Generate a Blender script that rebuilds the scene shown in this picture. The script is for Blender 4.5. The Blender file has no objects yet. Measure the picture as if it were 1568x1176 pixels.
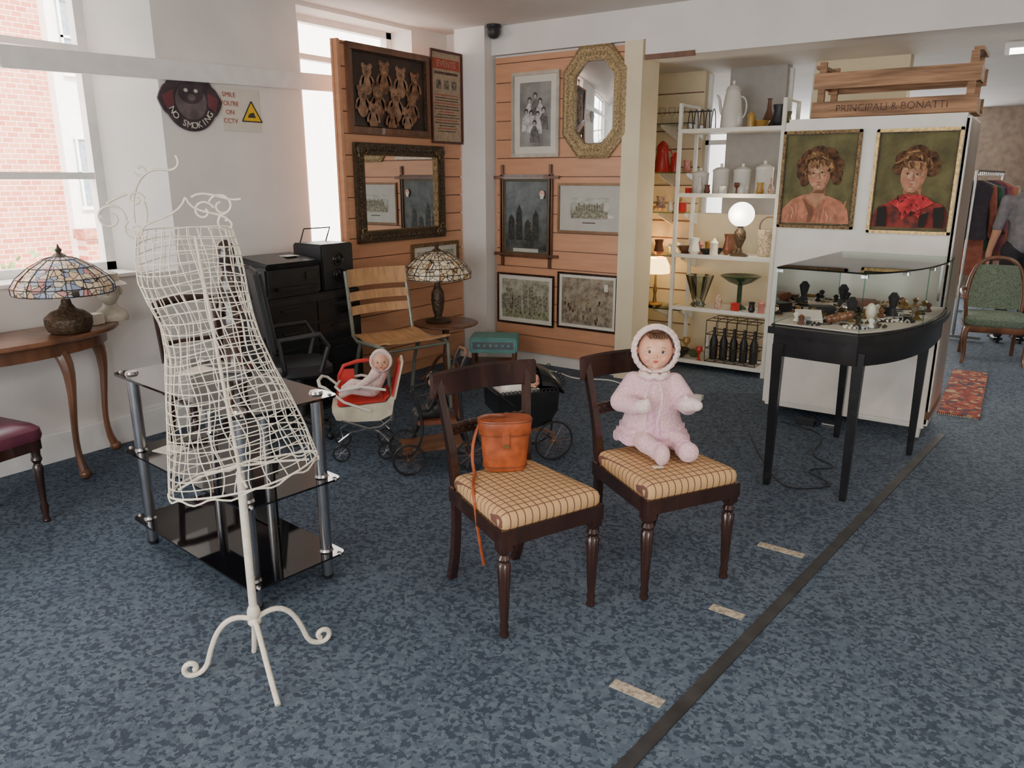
import bpy, bmesh, math, random
from mathutils import Vector, Matrix, Euler
random.seed(7)
rad=math.radians
COL=bpy.context.scene.collection

# ---------------------------------------------------------------- materials
MATS={}
def nodes_of(name):
    m=bpy.data.materials.new(name); m.use_nodes=True
    nt=m.node_tree; b=nt.nodes["Principled BSDF"]
    return m,nt,b
def ramp(nt,fac,stops,interp='LINEAR'):
    r=nt.nodes.new("ShaderNodeValToRGB"); r.color_ramp.interpolation=interp
    cr=r.color_ramp
    while len(cr.elements)<len(stops): cr.elements.new(0.5)
    for e,(p,c) in zip(cr.elements,stops):
        e.position=p; e.color=(*c,1)
    nt.links.new(fac,r.inputs[0]); return r.outputs[0]
def coords(nt,scale=(1,1,1)):
    tc=nt.nodes.new("ShaderNodeTexCoord"); mp=nt.nodes.new("ShaderNodeMapping")
    mp.inputs['Scale'].default_value=scale
    nt.links.new(tc.outputs['Object'],mp.inputs[0]); return mp.outputs[0]
def mat(name,c,rough=.5,metal=0,var=.15,scale=12,bump=0,stretch=(1,1,1),emit=0,spec=None,coat=0,c2=None,sheen=0):
    if name in MATS: return MATS[name]
    m,nt,b=nodes_of(name)
    co=coords(nt,stretch)
    n=nt.nodes.new("ShaderNodeTexNoise"); n.inputs['Scale'].default_value=scale; n.inputs['Detail'].default_value=4
    nt.links.new(co,n.inputs['Vector'])
    lo=c2 if c2 else tuple(max(0,x*(1-var)) for x in c); hi=c if c2 else tuple(min(1,x*(1+var)) for x in c)
    col=ramp(nt,n.outputs[0],[(.35,lo),(.65,hi)])
    nt.links.new(col,b.inputs['Base Color'])
    b.inputs['Roughness'].default_value=rough; b.inputs['Metallic'].default_value=metal
    if spec is not None: b.inputs['Specular IOR Level'].default_value=spec
    if coat: b.inputs['Coat Weight'].default_value=coat
    if sheen: b.inputs['Sheen Weight'].default_value=sheen
    if bump:
        bp=nt.nodes.new("ShaderNodeBump"); bp.inputs['Strength'].default_value=bump; bp.inputs['Distance'].default_value=.01
        nt.links.new(n.outputs[0],bp.inputs['Height']); nt.links.new(bp.outputs[0],b.inputs['Normal'])
    if emit:
        nt.links.new(col,b.inputs['Emission Color']); b.inputs['Emission Strength'].default_value=emit
    MATS[name]=m; return m
def glassmat(name,tint=(1,1,1),refl=.1,rough=.02):
    if name in MATS: return MATS[name]
    m,nt,b=nodes_of(name); nt.nodes.remove(b)
    t=nt.nodes.new("ShaderNodeBsdfTransparent"); t.inputs[0].default_value=(*tint,1)
    g=nt.nodes.new("ShaderNodeBsdfGlossy"); g.inputs['Roughness'].default_value=rough
    lw=nt.nodes.new("ShaderNodeLayerWeight"); lw.inputs[0].default_value=refl
    mx=nt.nodes.new("ShaderNodeMixShader"); nt.links.new(lw.outputs['Fresnel'],mx.inputs[0])
    nt.links.new(t.outputs[0],mx.inputs[1]); nt.links.new(g.outputs[0],mx.inputs[2])
    nt.links.new(mx.outputs[0],nt.nodes["Material Output"].inputs[0])
    MATS[name]=m; return m

def carpet():
    m,nt,b=nodes_of("carpet_blue_fleck")
    co=coords(nt,(1,1,1))
    v=nt.nodes.new("ShaderNodeTexVoronoi"); v.inputs['Scale'].default_value=72
    nz=nt.nodes.new("ShaderNodeTexNoise"); nz.inputs['Scale'].default_value=45
    nt.links.new(co,nz.inputs['Vector'])
    ad=nt.nodes.new("ShaderNodeMixRGB"); ad.blend_type='ADD'; ad.inputs[0].default_value=.03
    nt.links.new(co,ad.inputs[1]); nt.links.new(nz.outputs['Color'],ad.inputs[2]); nt.links.new(ad.outputs[0],v.inputs['Vector'])
    sp=nt.nodes.new("ShaderNodeSeparateColor"); nt.links.new(v.outputs['Color'],sp.inputs[0])
    col=ramp(nt,sp.outputs[0],[(0,(.034,.050,.076)),(.30,(.042,.062,.094)),(.38,(.074,.104,.145)),(.7,(.090,.126,.170)),(1,(.120,.158,.202))])
    n2=nt.nodes.new("ShaderNodeTexNoise"); n2.inputs['Scale'].default_value=1.2; nt.links.new(co,n2.inputs['Vector'])
    g=ramp(nt,n2.outputs[0],[(.3,(.88,.88,.88)),(.7,(1.08,1.06,1.04))])
    mu=nt.nodes.new("ShaderNodeMixRGB"); mu.blend_type='MULTIPLY'; mu.inputs[0].default_value=1
    nt.links.new(col,mu.inputs[1]); nt.links.new(g,mu.inputs[2]); nt.links.new(mu.outputs[0],b.inputs['Base Color'])
    b.inputs['Roughness'].default_value=.8; b.inputs['Specular IOR Level'].default_value=.35
    n3=nt.nodes.new("ShaderNodeTexNoise"); n3.inputs['Scale'].default_value=260; nt.links.new(co,n3.inputs['Vector'])
    bp=nt.nodes.new("ShaderNodeBump"); bp.inputs['Strength'].default_value=.5; bp.inputs['Distance'].default_value=.004
    nt.links.new(n3.outputs[0],bp.inputs['Height']); nt.links.new(bp.outputs[0],b.inputs['Normal'])
    return m
def plaid():
    m,nt,b=nodes_of("plaid_seat_fabric")
    tc=nt.nodes.new("ShaderNodeTexCoord"); s=nt.nodes.new("ShaderNodeSeparateXYZ"); nt.links.new(tc.outputs['Object'],s.inputs[0])
    def line(o,k,t):
        a=nt.nodes.new("ShaderNodeMath"); a.operation='MULTIPLY'; a.inputs[1].default_value=k; nt.links.new(o,a.inputs[0])
        f=nt.nodes.new("ShaderNodeMath"); f.operation='FRACT'; nt.links.new(a.outputs[0],f.inputs[0])
        l=nt.nodes.new("ShaderNodeMath"); l.operation='LESS_THAN'; l.inputs[1].default_value=t; nt.links.new(f.outputs[0],l.inputs[0]); return l.outputs[0]
    lx=line(s.outputs[0],33,.15); ly=line(s.outputs[1],33,.15)
    mx=nt.nodes.new("ShaderNodeMath"); mx.operation='ADD'; nt.links.new(lx,mx.inputs[0]); nt.links.new(ly,mx.inputs[1])
    col=ramp(nt,mx.outputs[0],[(0,(.58,.36,.16)),(.5,(.34,.17,.09)),(1,(.16,.07,.05))],'CONSTANT')
    r=[e for e in nt.nodes if e.type=='VALTORGB'][0].color_ramp
    r.elements[1].position=.4; r.elements[2].position=.99
    n=nt.nodes.new("ShaderNodeTexNoise"); n.inputs['Scale'].default_value=300
    bp=nt.nodes.new("ShaderNodeBump"); bp.inputs['Strength'].default_value=.4; bp.inputs['Distance'].default_value=.002
    nt.links.new(n.outputs[0],bp.inputs['Height']); nt.links.new(bp.outputs[0],b.inputs['Normal'])
    nt.links.new(col,b.inputs['Base Color']); b.inputs['Roughness'].default_value=.9
    return m
def cellmat(name,stops,scale,edge=(.02,.015,.01),ew=.06,emit=0,rough=.3):
    m,nt,b=nodes_of(name); co=coords(nt)
    v=nt.nodes.new("ShaderNodeTexVoronoi"); v.inputs['Scale'].default_value=scale
    e=nt.nodes.new("ShaderNodeTexVoronoi"); e.feature='DISTANCE_TO_EDGE'; e.inputs['Scale'].default_value=scale
    nt.links.new(co,v.inputs['Vector']); nt.links.new(co,e.inputs['Vector'])
    sp=nt.nodes.new("ShaderNodeSeparateColor"); nt.links.new(v.outputs['Color'],sp.inputs[0])
    col=ramp(nt,sp.outputs[0],stops,'CONSTANT')
    lt=nt.nodes.new("ShaderNodeMath"); lt.operation='LESS_THAN'; lt.inputs[1].default_value=ew; nt.links.new(e.outputs['Distance'],lt.inputs[0])
    mx=nt.nodes.new("ShaderNodeMixRGB"); nt.links.new(lt.outputs[0],mx.inputs[0]); nt.links.new(col,mx.inputs[1]); mx.inputs[2].default_value=(*edge,1)
    nt.links.new(mx.outputs[0],b.inputs['Base Color']); b.inputs['Roughness'].default_value=rough
    if emit: nt.links.new(mx.outputs[0],b.inputs['Emission Color']); b.inputs['Emission Strength'].default_value=emit
    return m
def brick():
    m,nt,b=nodes_of("exterior_brick"); tc=nt.nodes.new("ShaderNodeTexCoord")
    s=nt.nodes.new("ShaderNodeSeparateXYZ"); nt.links.new(tc.outputs['Object'],s.inputs[0])
    c=nt.nodes.new("ShaderNodeCombineXYZ"); nt.links.new(s.outputs[1],c.inputs[0]); nt.links.new(s.outputs[2],c.inputs[1])
    t=nt.nodes.new("ShaderNodeTexBrick"); t.inputs['Scale'].default_value=3.0
    t.inputs['Color1'].default_value=(.42,.13,.08,1); t.inputs['Color2'].default_value=(.56,.24,.16,1); t.inputs['Mortar'].default_value=(.66,.52,.42,1)
    nt.links.new(c.outputs[0],t.inputs['Vector']); nt.links.new(t.outputs[0],b.inputs['Base Color']); b.inputs['Roughness'].default_value=.9
    return m
def etching(name,bg,ink,scale=18,stretch=(1,1,2)):
    m,nt,b=nodes_of(name); co=coords(nt,stretch)
    n=nt.nodes.new("ShaderNodeTexNoise"); n.inputs['Scale'].default_value=scale; n.inputs['Detail'].default_value=8; n.inputs['Roughness'].default_value=.7
    nt.links.new(co,n.inputs['Vector'])
    mid=tuple((a+b_)/2 for a,b_ in zip(bg,ink))
    col=ramp(nt,n.outputs[0],[(.38,ink),(.48,mid),(.58,bg)])
    nt.links.new(col,b.inputs['Base Color']); b.inputs['Roughness'].default_value=.35
    return m

M_wall=mat("wall_cream_paint",(.80,.765,.72),.8,var=.04,scale=3)
M_cream=mat("wall_yellow_cream",(.78,.67,.46),.8,var=.05,scale=3)
M_ceil=mat("ceiling_paint",(.74,.69,.64),.85,var=.04,scale=2)
M_white=mat("white_gloss_paint",(.82,.81,.78),.4,var=.04)
M_slat=mat("slatwall_tan_laminate",(.62,.31,.17),.45,var=.06,scale=4,stretch=(1,1,6))
M_slatg=mat("slatwall_groove",(.22,.10,.06),.6)
M_slatcr=mat("slatwall_cream_laminate",(.74,.62,.42),.5,var=.05)
M_slatgy=mat("slatwall_grey_laminate",(.42,.40,.37),.5,var=.05)
M_carpet=carpet(); M_plaid=plaid()
M_mahog=mat("dark_mahogany",(.034,.014,.010),.22,var=.45,scale=14,stretch=(1,1,.2),coat=.4)
M_wood=mat("brown_wood",(.15,.065,.033),.35,var=.35,scale=10,stretch=(1,1,.2),coat=.2)
M_ply=mat("plywood_beech",(.50,.28,.13),.4,var=.2,scale=6,stretch=(5,1,1))
M_crate=mat("crate_rough_pine",(.34,.19,.10),.75,var=.4,scale=9,stretch=(.4,3,5),bump=.3)
M_black=mat("black_lacquer",(.012,.012,.013),.25,var=.3)
M_blackm=mat("black_plastic",(.018,.018,.02),.45,var=.2)
M_chrome=mat("brushed_chrome",(.50,.50,.51),.22,1,var=.08)
M_bglass=mat("black_glass",(.006,.006,.008),.04,0,var=.1,spec=.8)
M_ivory=mat("ivory_painted_wire",(.74,.68,.56),.45,var=.1,scale=40)
M_whitem=mat("white_painted_metal",(.80,.78,.70),.4,var=.05)
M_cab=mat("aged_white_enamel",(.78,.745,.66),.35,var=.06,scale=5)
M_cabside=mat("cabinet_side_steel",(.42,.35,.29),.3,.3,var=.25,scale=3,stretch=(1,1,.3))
M_gold=mat("gilt_frame",(.48,.33,.13),.4,.6,var=.35,scale=50,bump=.4)
M_goldm=mat("muted_gilt_ornate",(.36,.26,.13),.5,.4,var=.4,scale=70,bump=.6)
M_goldd=mat("antique_gold_ornate",(.20,.125,.05),.45,.5,var=.5,scale=60,bump=.8)
M_bronze=mat("dark_bronze_frame",(.07,.045,.025),.45,.3,var=.5,scale=60,bump=.7)
M_mirror=mat("mirror_glass",(.82,.84,.84),.01,1,var=.005)
M_paper=mat("mount_paper",(.70,.66,.57),.7,var=.04)
M_paperg=mat("mount_grey_paper",(.50,.48,.42),.7,var=.04)
M_glass=glassmat("clear_glass",(.95,.98,.965),.10)
M_glassedge=glassmat("green_edge_glass",(.55,.8,.68),.3)
M_skin=mat("doll_skin",(.74,.40,.27),.32,var=.05)
M_skinr=mat("doll_cheek_pink",(.76,.34,.235),.34,var=.04)
M_pink=mat("pink_knit_wool",(.80,.52,.55),.95,var=.14,scale=120,bump=.8,sheen=.3)
M_pinkp=mat("pale_pink_wool",(.84,.66,.62),.95,var=.12,scale=120,bump=.7,sheen=.3)
M_lilac=mat("lilac_pink_knit",(.74,.44,.56),.95,var=.18,scale=90,bump=.9,sheen=.3)
M_hair=mat("brown_hair",(.10,.045,.02),.6,var=.4,scale=40)
M_brow=mat("painted_brow",(.28,.13,.07),.6)
M_eye=mat("doll_eye_dark",(.03,.03,.04),.15)
M_eyew=mat("doll_eye_white",(.66,.60,.55),.2)
M_lip=mat("doll_lip_red",(.52,.09,.07),.35)
M_leather=mat("orange_tan_leather",(.33,.075,.022),.42,var=.25,scale=25,bump=.15)
M_leatherd=mat("dark_leather_trim",(.15,.045,.02),.45,var=.3,scale=25)
M_purple=mat("maroon_seat_leather",(.115,.028,.05),.35,var=.2)
M_tape=mat("black_floor_strip",(.035,.035,.036),.5,var=.4,scale=8)
M_label=mat("worn_paper_tape",(.40,.34,.26),.8,var=.4,scale=60)
M_red=mat("red_enamel",(.55,.035,.03),.3)
M_creamp=mat("cream_pram_vinyl",(.66,.60,.46),.35)
M_teal=mat("teal_case",(.14,.36,.33),.5)
M_green=mat("green_upholstery",(.13,.17,.13),.9,var=.3,scale=60,bump=.3)
M_rug=cellmat("red_rug_pattern",[(0,(.22,.04,.03)),(.4,(.35,.09,.05)),(.7,(.05,.04,.07)),(.85,(.42,.28,.16))],26,ew=.02,rough=.95)
M_tif=cellmat("tiffany_glass",[(0,(.55,.38,.22)),(.3,(.30,.34,.40)),(.5,(.62,.50,.36)),(.72,(.22,.25,.36)),(.86,(.50,.22,.20))],26,ew=.05,emit=.25)
M_tif2=cellmat("tiffany_glass_amber",[(0,(.60,.48,.30)),(.4,(.72,.62,.46)),(.7,(.45,.25,.10)),(.85,(.62,.50,.35))],22,ew=.05,emit=.12)
M_lead=mat("lead_came",(.03,.028,.025),.5,.5)
M_brass=mat("aged_brass",(.40,.26,.10),.3,.9)
M_glow=mat("warm_lampshade_glow",(1,.62,.22),.6,emit=5,var=.03)
M_globe=mat("lit_glass_globe",(1,.95,.88),.4,emit=4,var=.02)
M_brick=brick()
M_wgrey=mat("window_pane_dark",(.22,.25,.28),.3)
M_porc=mat("white_porcelain",(.74,.72,.66),.25,var=.04)
M_china=mat("painted_china",(.6,.4,.3),.3,var=.5,scale=40)
M_tube=mat("fluorescent_tube",(1,.97,.9),.5,emit=9,var=.01)

# ---------------------------------------------------------------- builder
class B:
    def __init__(s,name,loc=(0,0,0),rz=0,rx=0,ry=0):
        s.name=name; s.loc=loc; s.rot=(rad(rx),rad(ry),rad(rz)); s.bm=bmesh.new(); s.ms=[]
    def mi(s,m):
        if m not in s.ms: s.ms.append(m)
        return s.ms.index(m)
    def _set(s,verts,m):
        i=s.mi(m)
        for v in verts:
            for f in v.link_faces: f.material_index=i
    def box(s,c,d,m,rot=(0,0,0),bev=0):
        M=Matrix.Translation(c)@Euler([rad(a) for a in rot]).to_matrix().to_4x4()@Matrix.Diagonal((d[0],d[1],d[2],1))
        r=bmesh.ops.create_cube(s.bm,size=1,matrix=M); vs=r['verts']
        if bev:
            es={e for v in vs for e in v.link_edges}
            r2=bmesh.ops.bevel(s.bm,geom=list(es),offset=bev,segments=2,affect='EDGES')
            s._set([v for v in vs if v.is_valid]+r2['verts'],m)
        else: s._set(vs,m)
    def bx(s,a,b,m,bev=0):
        s.box([(p+q)/2 for p,q in zip(a,b)],[abs(q-p) for p,q in zip(a,b)],m,bev=bev)
    def cyl(s,p,q,r1,r2,m,seg=14,caps=True):
        p=Vector(p);q=Vector(q); d=q-p
        M=Matrix.Translation((p+q)/2)@d.to_track_quat('Z','Y').to_matrix().to_4x4()
        r=bmesh.ops.create_cone(s.bm,cap_ends=caps,segments=seg,radius1=r1,radius2=r2,depth=d.length,matrix=M); s._set(r['verts'],m)
    def sph(s,c,r,m,rot=(0,0,0),u=16,v=10):
        if not hasattr(r,'__len__'): r=(r,r,r)
        M=Matrix.Translation(c)@Euler([rad(a) for a in rot]).to_matrix().to_4x4()@Matrix.Diagonal((*r,1))
        q=bmesh.ops.create_uvsphere(s.bm,u_segments=u,v_segments=v,radius=1,matrix=M); s._set(q['verts'],m)
    def rings(s,rs,m,close=True,cap=True):
        i=s.mi(m); R=[[s.bm.verts.new(p) for p in r] for r in rs]
        n=len(R[0])
        for a,b in zip(R,R[1:]):
            for k in range(n if close else n-1):
                try:
                    f=s.bm.faces.new((a[k],a[(k+1)%n],b[(k+1)%n],b[k])); f.material_index=i
                except ValueError: pass
        if cap and close:
            for r,fl in ((R[0],True),(R[-1],False)):
                try:
                    f=s.bm.faces.new(r[::-1] if fl else r); f.material_index=i
                except ValueError: pass
        return R
    def lathe(s,c,prof,m,seg=20,sx=1,sy=1,flute=0,fn=10):
        rs=[]
        for r,z in prof:
            ring=[]
            for k in range(seg):
                a=2*math.pi*k/seg; rr=max(r,.0004)*(1-flute*(.5+.5*math.cos(a*fn)))
                ring.append((c[0]+rr*math.cos(a)*sx,c[1]+rr*math.sin(a)*sy,c[2]+z))
            rs.append(ring)
        s.rings(rs,m)
    def tube(s,pts,r,m,seg=6,closed=False,flat=1):
        P=[Vector(p) for p in pts]; n=len(P); rs=[]
        prev=None
        for i in range(n):
            t=(P[(i+1)%n]-P[i-1]) if (closed or 0<i<n-1) else (P[1]-P[0] if i==0 else P[-1]-P[-2])
            if t.length<1e-7: t=Vector((0,0,1))
            t.normalize()
            if prev is None:
                a=Vector((0,1,0)) if abs(t.y)<.9 else Vector((1,0,0))
                nrm=(a-t*a.dot(t)).normalized()
            else:
                nrm=prev-t*prev.dot(t)
                nrm=nrm.normalized() if nrm.length>1e-6 else prev
            prev=nrm; bn=t.cross(nrm)
            rr=r[i] if hasattr(r,'__len__') else r
            rs.append([P[i]+(nrm*math.cos(2*math.pi*(k+.5)/seg)*rr+bn*math.sin(2*math.pi*(k+.5)/seg)*rr*flat) for k in range(seg)])
        if closed: rs.append([v.copy() for v in rs[0]])
        s.rings(rs,m,cap=not closed)
    def ring(s,c,r,tr,m,n=24,axis='y',seg=6):
        pts=[]
        for k in range(n):
            a=2*math.pi*k/n; x,y=r*math.cos(a),r*math.sin(a)
            pts.append({'y':(c[0]+x,c[1],c[2]+y),'z':(c[0]+x,c[1]+y,c[2]),'x':(c[0],c[1]+x,c[2]+y)}[axis])
        s.tube(pts,tr,m,seg,closed=True)
    def wheel(s,c,r,m,tr=.006,n=10,axis='y',spm=None):
        s.ring(c,r,tr,m,26,axis)
        s.sph(c,r*.13,spm or m,u=8,v=6)
        for k in range(n):
            a=2*math.pi*k/n; x,y=r*math.cos(a),r*math.sin(a)
            e={'y':(c[0]+x,c[1],c[2]+y),'x':(c[0],c[1]+x,c[2]+y)}[axis]
            s.cyl(c,e,.0018,.0018,spm or m,4)
    def prism(s,poly,z0,z1,m):
        s.rings([[(x,y,z0) for x,y in poly],[(x,y,z1) for x,y in poly]],m)
    def prismy(s,poly,y0,y1,m): # poly in xz, extruded along y
        s.rings([[(x,y0,z) for x,z in poly],[(x,y1,z) for x,z in poly]],m)
    def layers(s,poly,ls,m,c=(0,0)):
        s.rings([[(c[0]+(x-c[0])*k,c[1]+(y-c[1])*k,z) for x,y in poly] for k,z in ls],m)
    def disc(s,c,rx,rz,m,n=20,rot=0,y=0,th=.0015):
        a0=rad(rot); p=[]
        for k in range(n):
            a=2*math.pi*k/n; x,z=rx*math.cos(a),rz*math.sin(a)
            p.append((c[0]+x*math.cos(a0)-z*math.sin(a0),c[1]+x*math.sin(a0)+z*math.cos(a0)))
        s.prismy(p,y,y-th,m)
    def done(s,smooth=True,parent=None,angle=38,mods=None):
        bmesh.ops.recalc_face_normals(s.bm,faces=s.bm.faces)
        me=bpy.data.meshes.new(s.name); s.bm.to_mesh(me); s.bm.free()
        for m in s.ms: me.materials.append(m)
        if smooth:
            me.polygons.foreach_set('use_smooth',[True]*len(me.polygons)); me.set_sharp_from_angle(angle=rad(angle))
        o=bpy.data.objects.new(s.name,me); COL.objects.link(o); o.location=s.loc; o.rotation_euler=s.rot
        if parent: o.parent=parent
        return o
def remesh(o,vox=.006,it=4):
    r=o.modifiers.new("remesh",'REMESH'); r.mode='VOXEL'; r.voxel_size=vox; r.use_smooth_shade=True
    k=o.modifiers.new("smooth",'SMOOTH'); k.iterations=it; k.factor=.5
    return o
def empty(name,loc,rz=0):
    e=bpy.data.objects.new(name,None); COL.objects.link(e); e.location=loc; e.rotation_euler=(0,0,rad(rz)); e.empty_display_size=.05; return e
def limb(b,pts,rs,m):
    for (p,q,r1,r2) in zip(pts,pts[1:],rs,rs[1:]):
        b.cyl(p,q,r1,r2,m,14)
    for p,r in zip(pts,rs): b.sph(p,r,m,u=14,v=10)
def rpoly(w,d,r,n=5,cx=0,cy=0):
    out=[]
    for sx,sy,a0 in ((1,1,0),(-1,1,90),(-1,-1,180),(1,-1,270)):
        for k in range(n+1):
            a=rad(a0+90*k/n); out.append((cx+sx*(w/2-r)+r*math.cos(a),cy+sy*(d/2-r)+r*math.sin(a)))
    return out
def bez(p0,p1,p2,p3,n=10):
    o=[]
    for i in range(n+1):
        t=i/n; o.append(tuple((1-t)**3*a+3*(1-t)**2*t*b+3*(1-t)*t*t*c+t**3*d for a,b,c,d in zip(p0,p1,p2,p3)))
    return o
def spiral(cx,cz,r0,r1,a0,a1,y=0,n=26):
    return [(cx+(r0+(r1-r0)*i/n)*math.cos(rad(a0+(a1-a0)*i/n)),y,cz+(r0+(r1-r0)*i/n)*math.sin(rad(a0+(a1-a0)*i/n))) for i in range(n+1)]

# ---------------------------------------------------------------- room shell
XL=-4.63
b=B("floor"); b.bx((-5,-3.2,-.1),(4,13.2,0),M_carpet); b.done(False)
b=B("wall_left")
X0,X1=-4.98,XL
b.bx((X0,-3.2,0),(X1,13.2,1.03),M_wall)
b.bx((X0,-3.2,1.03),(X1,.95,2.82),M_wall)
b.prism([(X0,2.60),(-4.86,2.60),(X1,2.88),(X1,3.99),(X0,3.99)],1.03,2.82,M_wall)
b.bx((X0,5.2,1.03),(X1,13.2,2.82),M_wall)
b.bx((X0,.95,2.79),(X1,2.6,2.82),M_wall); b.bx((X0,3.99,2.79),(X1,5.2,2.82),M_wall)
b.done(False)
b=B("baseboard_left"); b.bx((XL,-3.1,0),(XL+.02,4.3,.16),M_white); b.bx((XL+.001,-3.1,.16),(XL+.012,4.3,.175),M_white); b.done(False)
b=B("trim_1",(XL+.02,3.19,2.255),rx=1.9); b.box((0,0,0),(.035,2.4,.115),M_white,bev=.004); b.done()
b=B("trim_2",(XL+.02,.97,2.185),rx=1.9); b.box((0,0,0),(.035,2.03,.115),M_white,bev=.004); b.done()
b=B("wall_back")
b.bx((-4.63,5.66,0),(-2.86,5.9,2.82),M_wall); b.done(False)
def slat(name,org,rz,w,z0,z1,m,pitch=.152,g=M_slatg):
    b=B(name,org,rz=rz); b.bx((0,.012,z0),(w,.03,z1),g)
    z=z0
    while z<z1-.01:
        b.bx((0,0,z+.004),(w,.0119,min(z+pitch-.004,z1)),m); z+=pitch
    return b.done(False)
slat("trim_slatwall_back",(-4.08,5.625,0),0,1.22,.1,2.58,M_slat)
slat("trim_slatwall_left",(-4.35,4.12,0),90,1.36,.1,2.54,M_slat)
b=B("trim_panel_edge"); b.bx((-4.40,4.08,.0),(-4.382,5.45,2.56),M_slat); b.bx((-4.40,4.09,0),(-4.345,4.118,2.56),M_slat); b.done(False)
b=B("wall_pillar_corner"); b.bx((-4.42,5.5,0),(-4.10,5.655,2.82),M_wall); b.done(False)
b=B("wall_pillar_post"); b.bx((-2.86,5.6,0),(-2.71,5.9,2.6),M_cream); b.done(False)
b=B("ceiling"); b.bx((-5,-3.2,2.82),(4,5.66,2.95),M_ceil); b.bx((-5,5.9,2.52),(4,13.2,2.95),M_ceil); b.done(False)
b=B("trim_ceiling_beam"); b.bx((-4.10,5.6,2.60),(-2.69,5.659,2.82),M_wall); b.bx((-2.69,5.6,2.47),(4,5.9,2.82),M_wall)
b.bx((-2.69,5.585,2.455),(-2.3,5.61,2.49),M_wood); b.done(False)
b=B("wall_alcove")
b.bx((-4.63,6.9,0),(-2.72,7.05,2.52),M_cream); b.bx((-2.72,6.9,0),(-1.1,7.05,1.3),M_cream)
b.bx((-2.5,6.9,1.3),(-2.02,7.05,2.52),M_slatgy); b.bx((-1.8,6.9,1.3),(-1.1,7.05,2.52),M_cream)
b.done(False)
b=B("window_3"); 
for x0,x1 in ((-2.72,-2.5),(-2.02,-1.8)):
    b.bx((x0,6.98,1.3),(x0+.03,7.02,2.5),M_white); b.bx((x1-.03,6.98,1.3),(x1,7.02,2.5),M_white); b.bx((x0,6.98,1.9),(x1,7.02,1.94),M_white)
b.done(False)
b=B("wall_far"); b.bx((-1.1,12.4,0),(4,12.6,2.52),mat("wall_far_buff",(.45,.36,.28),.8)); b.done(False)
b=B("wall_right"); b.bx((3.4,-3.2,0),(3.6,12.4,2.82),M_wall); b.done(False)
b=B("wall_front"); b.bx((-4.63,-3.2,0),(3.4,-3.0,.5),M_wall); b.bx((-4.63,-3.2,.5),(-3.2,-3.0,2.82),M_wall); b.bx((2.2,-3.2,.5),(3.4,-3.0,2.82),M_wall); b.bx((-3.2,-3.2,2.4),(2.2,-3.0,2.82),M_wall); b.done(False)
b=B("window_4")
for x in (-3.2,-1.43,.37,2.14): b.bx((x,-3.15,.5),(x+.06,-3.08,2.4),M_white)
b.bx((-3.2,-3.15,.5),(2.2,-3.08,.56),M_white); b.bx((-3.2,-3.15,2.34),(2.2,-3.08,2.4),M_white); b.done(False)

def window(name,y0,y1,z0,z1,ms,ys=None):
    b=B(name); x0,x1=-4.93,-4.86
    b.bx((x0,y0,z0),(x1,y0+.06,z1),M_white); b.bx((x0,y1-.06,z0),(x1,y1,z1),M_white)
    b.bx((x0,y0,z0),(x1,y1,z0+.07),M_white); b.bx((x0,y0,z1-.05),(x1,y1,z1),M_white)
    for t,v in ms:
        if t=='z': b.bx((x0+.01,y0,v-.02),(x1-.005,y1,v+.02),M_white)
        else: b.bx((x0+.01,v-.03,z0),(x1+.01,v+.03,z1),M_white)
    b.bx((-4.86,y0,z0-.0),(XL+.03,ys or y1,z0+.02),M_white)
    return b.done(False)
window("window_1",.95,2.60,1.03,2.79,[('z',1.62),('z',2.34),('y',1.6)])
window("window_2",3.99,5.2,1.03,2.79,[('z',2.5),('y',4.16)])

# exterior
b=B("neighbouring_brick_building")
b.bx((-14.3,-6,-1),(-14,6.75,9),M_brick)
Mpl=mat("exterior_render_paint",(.78,.74,.68),.9,var=.05)
b.bx((-14.2,6.75,-1),(-13.8,18,9),Mpl)
b.bx((-13.8,6.75,-1),(-13.5,9.5,.62),M_brick); b.prism([(-13.8,6.7),(-13.4,6.7),(-13.4,9.5),(-13.8,9.5)],.62,.78,mat("roof_tile_red",(.40,.16,.11),.9,var=.3))
for y0,z0 in ((6.93,1.15),(6.93,3.3),(7.75,1.15),(7.75,3.3),(5.2,3.9),(3.4,3.9),(3.4,1.0)):
    xf=-13.8 if y0>6.75 else -14.0
    b.bx((xf,y0,z0),(xf+.04,y0+.36,z0+1.1),M_wgrey)
    for a,c in (((0,0),(.03,1.1)),((.33,0),(.36,1.1)),((.165,0),(.195,1.1)),((0,.53),(.36,.57)),((-.04,-.06),(.4,0)),((-.02,1.1),(.38,1.16))):
        b.bx((xf+.04,y0+a[0],z0+a[1]),(xf+.08,y0+c[0],z0+c[1]),M_white)
b.done(False)
b=B("street_ground"); b.bx((-40,-20,-1.2),(-5.0,30,-1.0),mat("street_paving",(.5,.48,.45),.9)); b.done(False)
b=B("garden_shrub")
Mleaf=mat("shrub_leaves",(.20,.26,.09),.7,var=.4,scale=30)
for k in range(520):
    a=random.uniform(0,6.28); r=random.random()**.5*.6; z=random.uniform(-1,1.02-.6*r)
    b.box((-8+r*math.cos(a),3.55+r*math.sin(a),z),(.09,.05,.004),Mleaf,(random.uniform(0,180),random.uniform(0,180),random.uniform(0,180)))
b.cyl((-8,3.55,-1),(-8,3.55,.5),.05,.02,M_wood,8); b.done(False)

# ---------------------------------------------------------------- floor strip and tapes
b=B("trim_floor_strip",(-.66,2.9,.0),rz=-5.4); b.box((0,0,.003),(.045,5.2,.006),M_tape); b.done(False)
for (x,y,l) in ((-.89,1.985,.18),(-.82,2.62,.13),(-.80,3.255,.2)):
    b=B("floor_tape_label",(x,y,0),rz=-2); b.box((0,0,.0015),(l,.045,.003),M_label); b.done(False)

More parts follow.
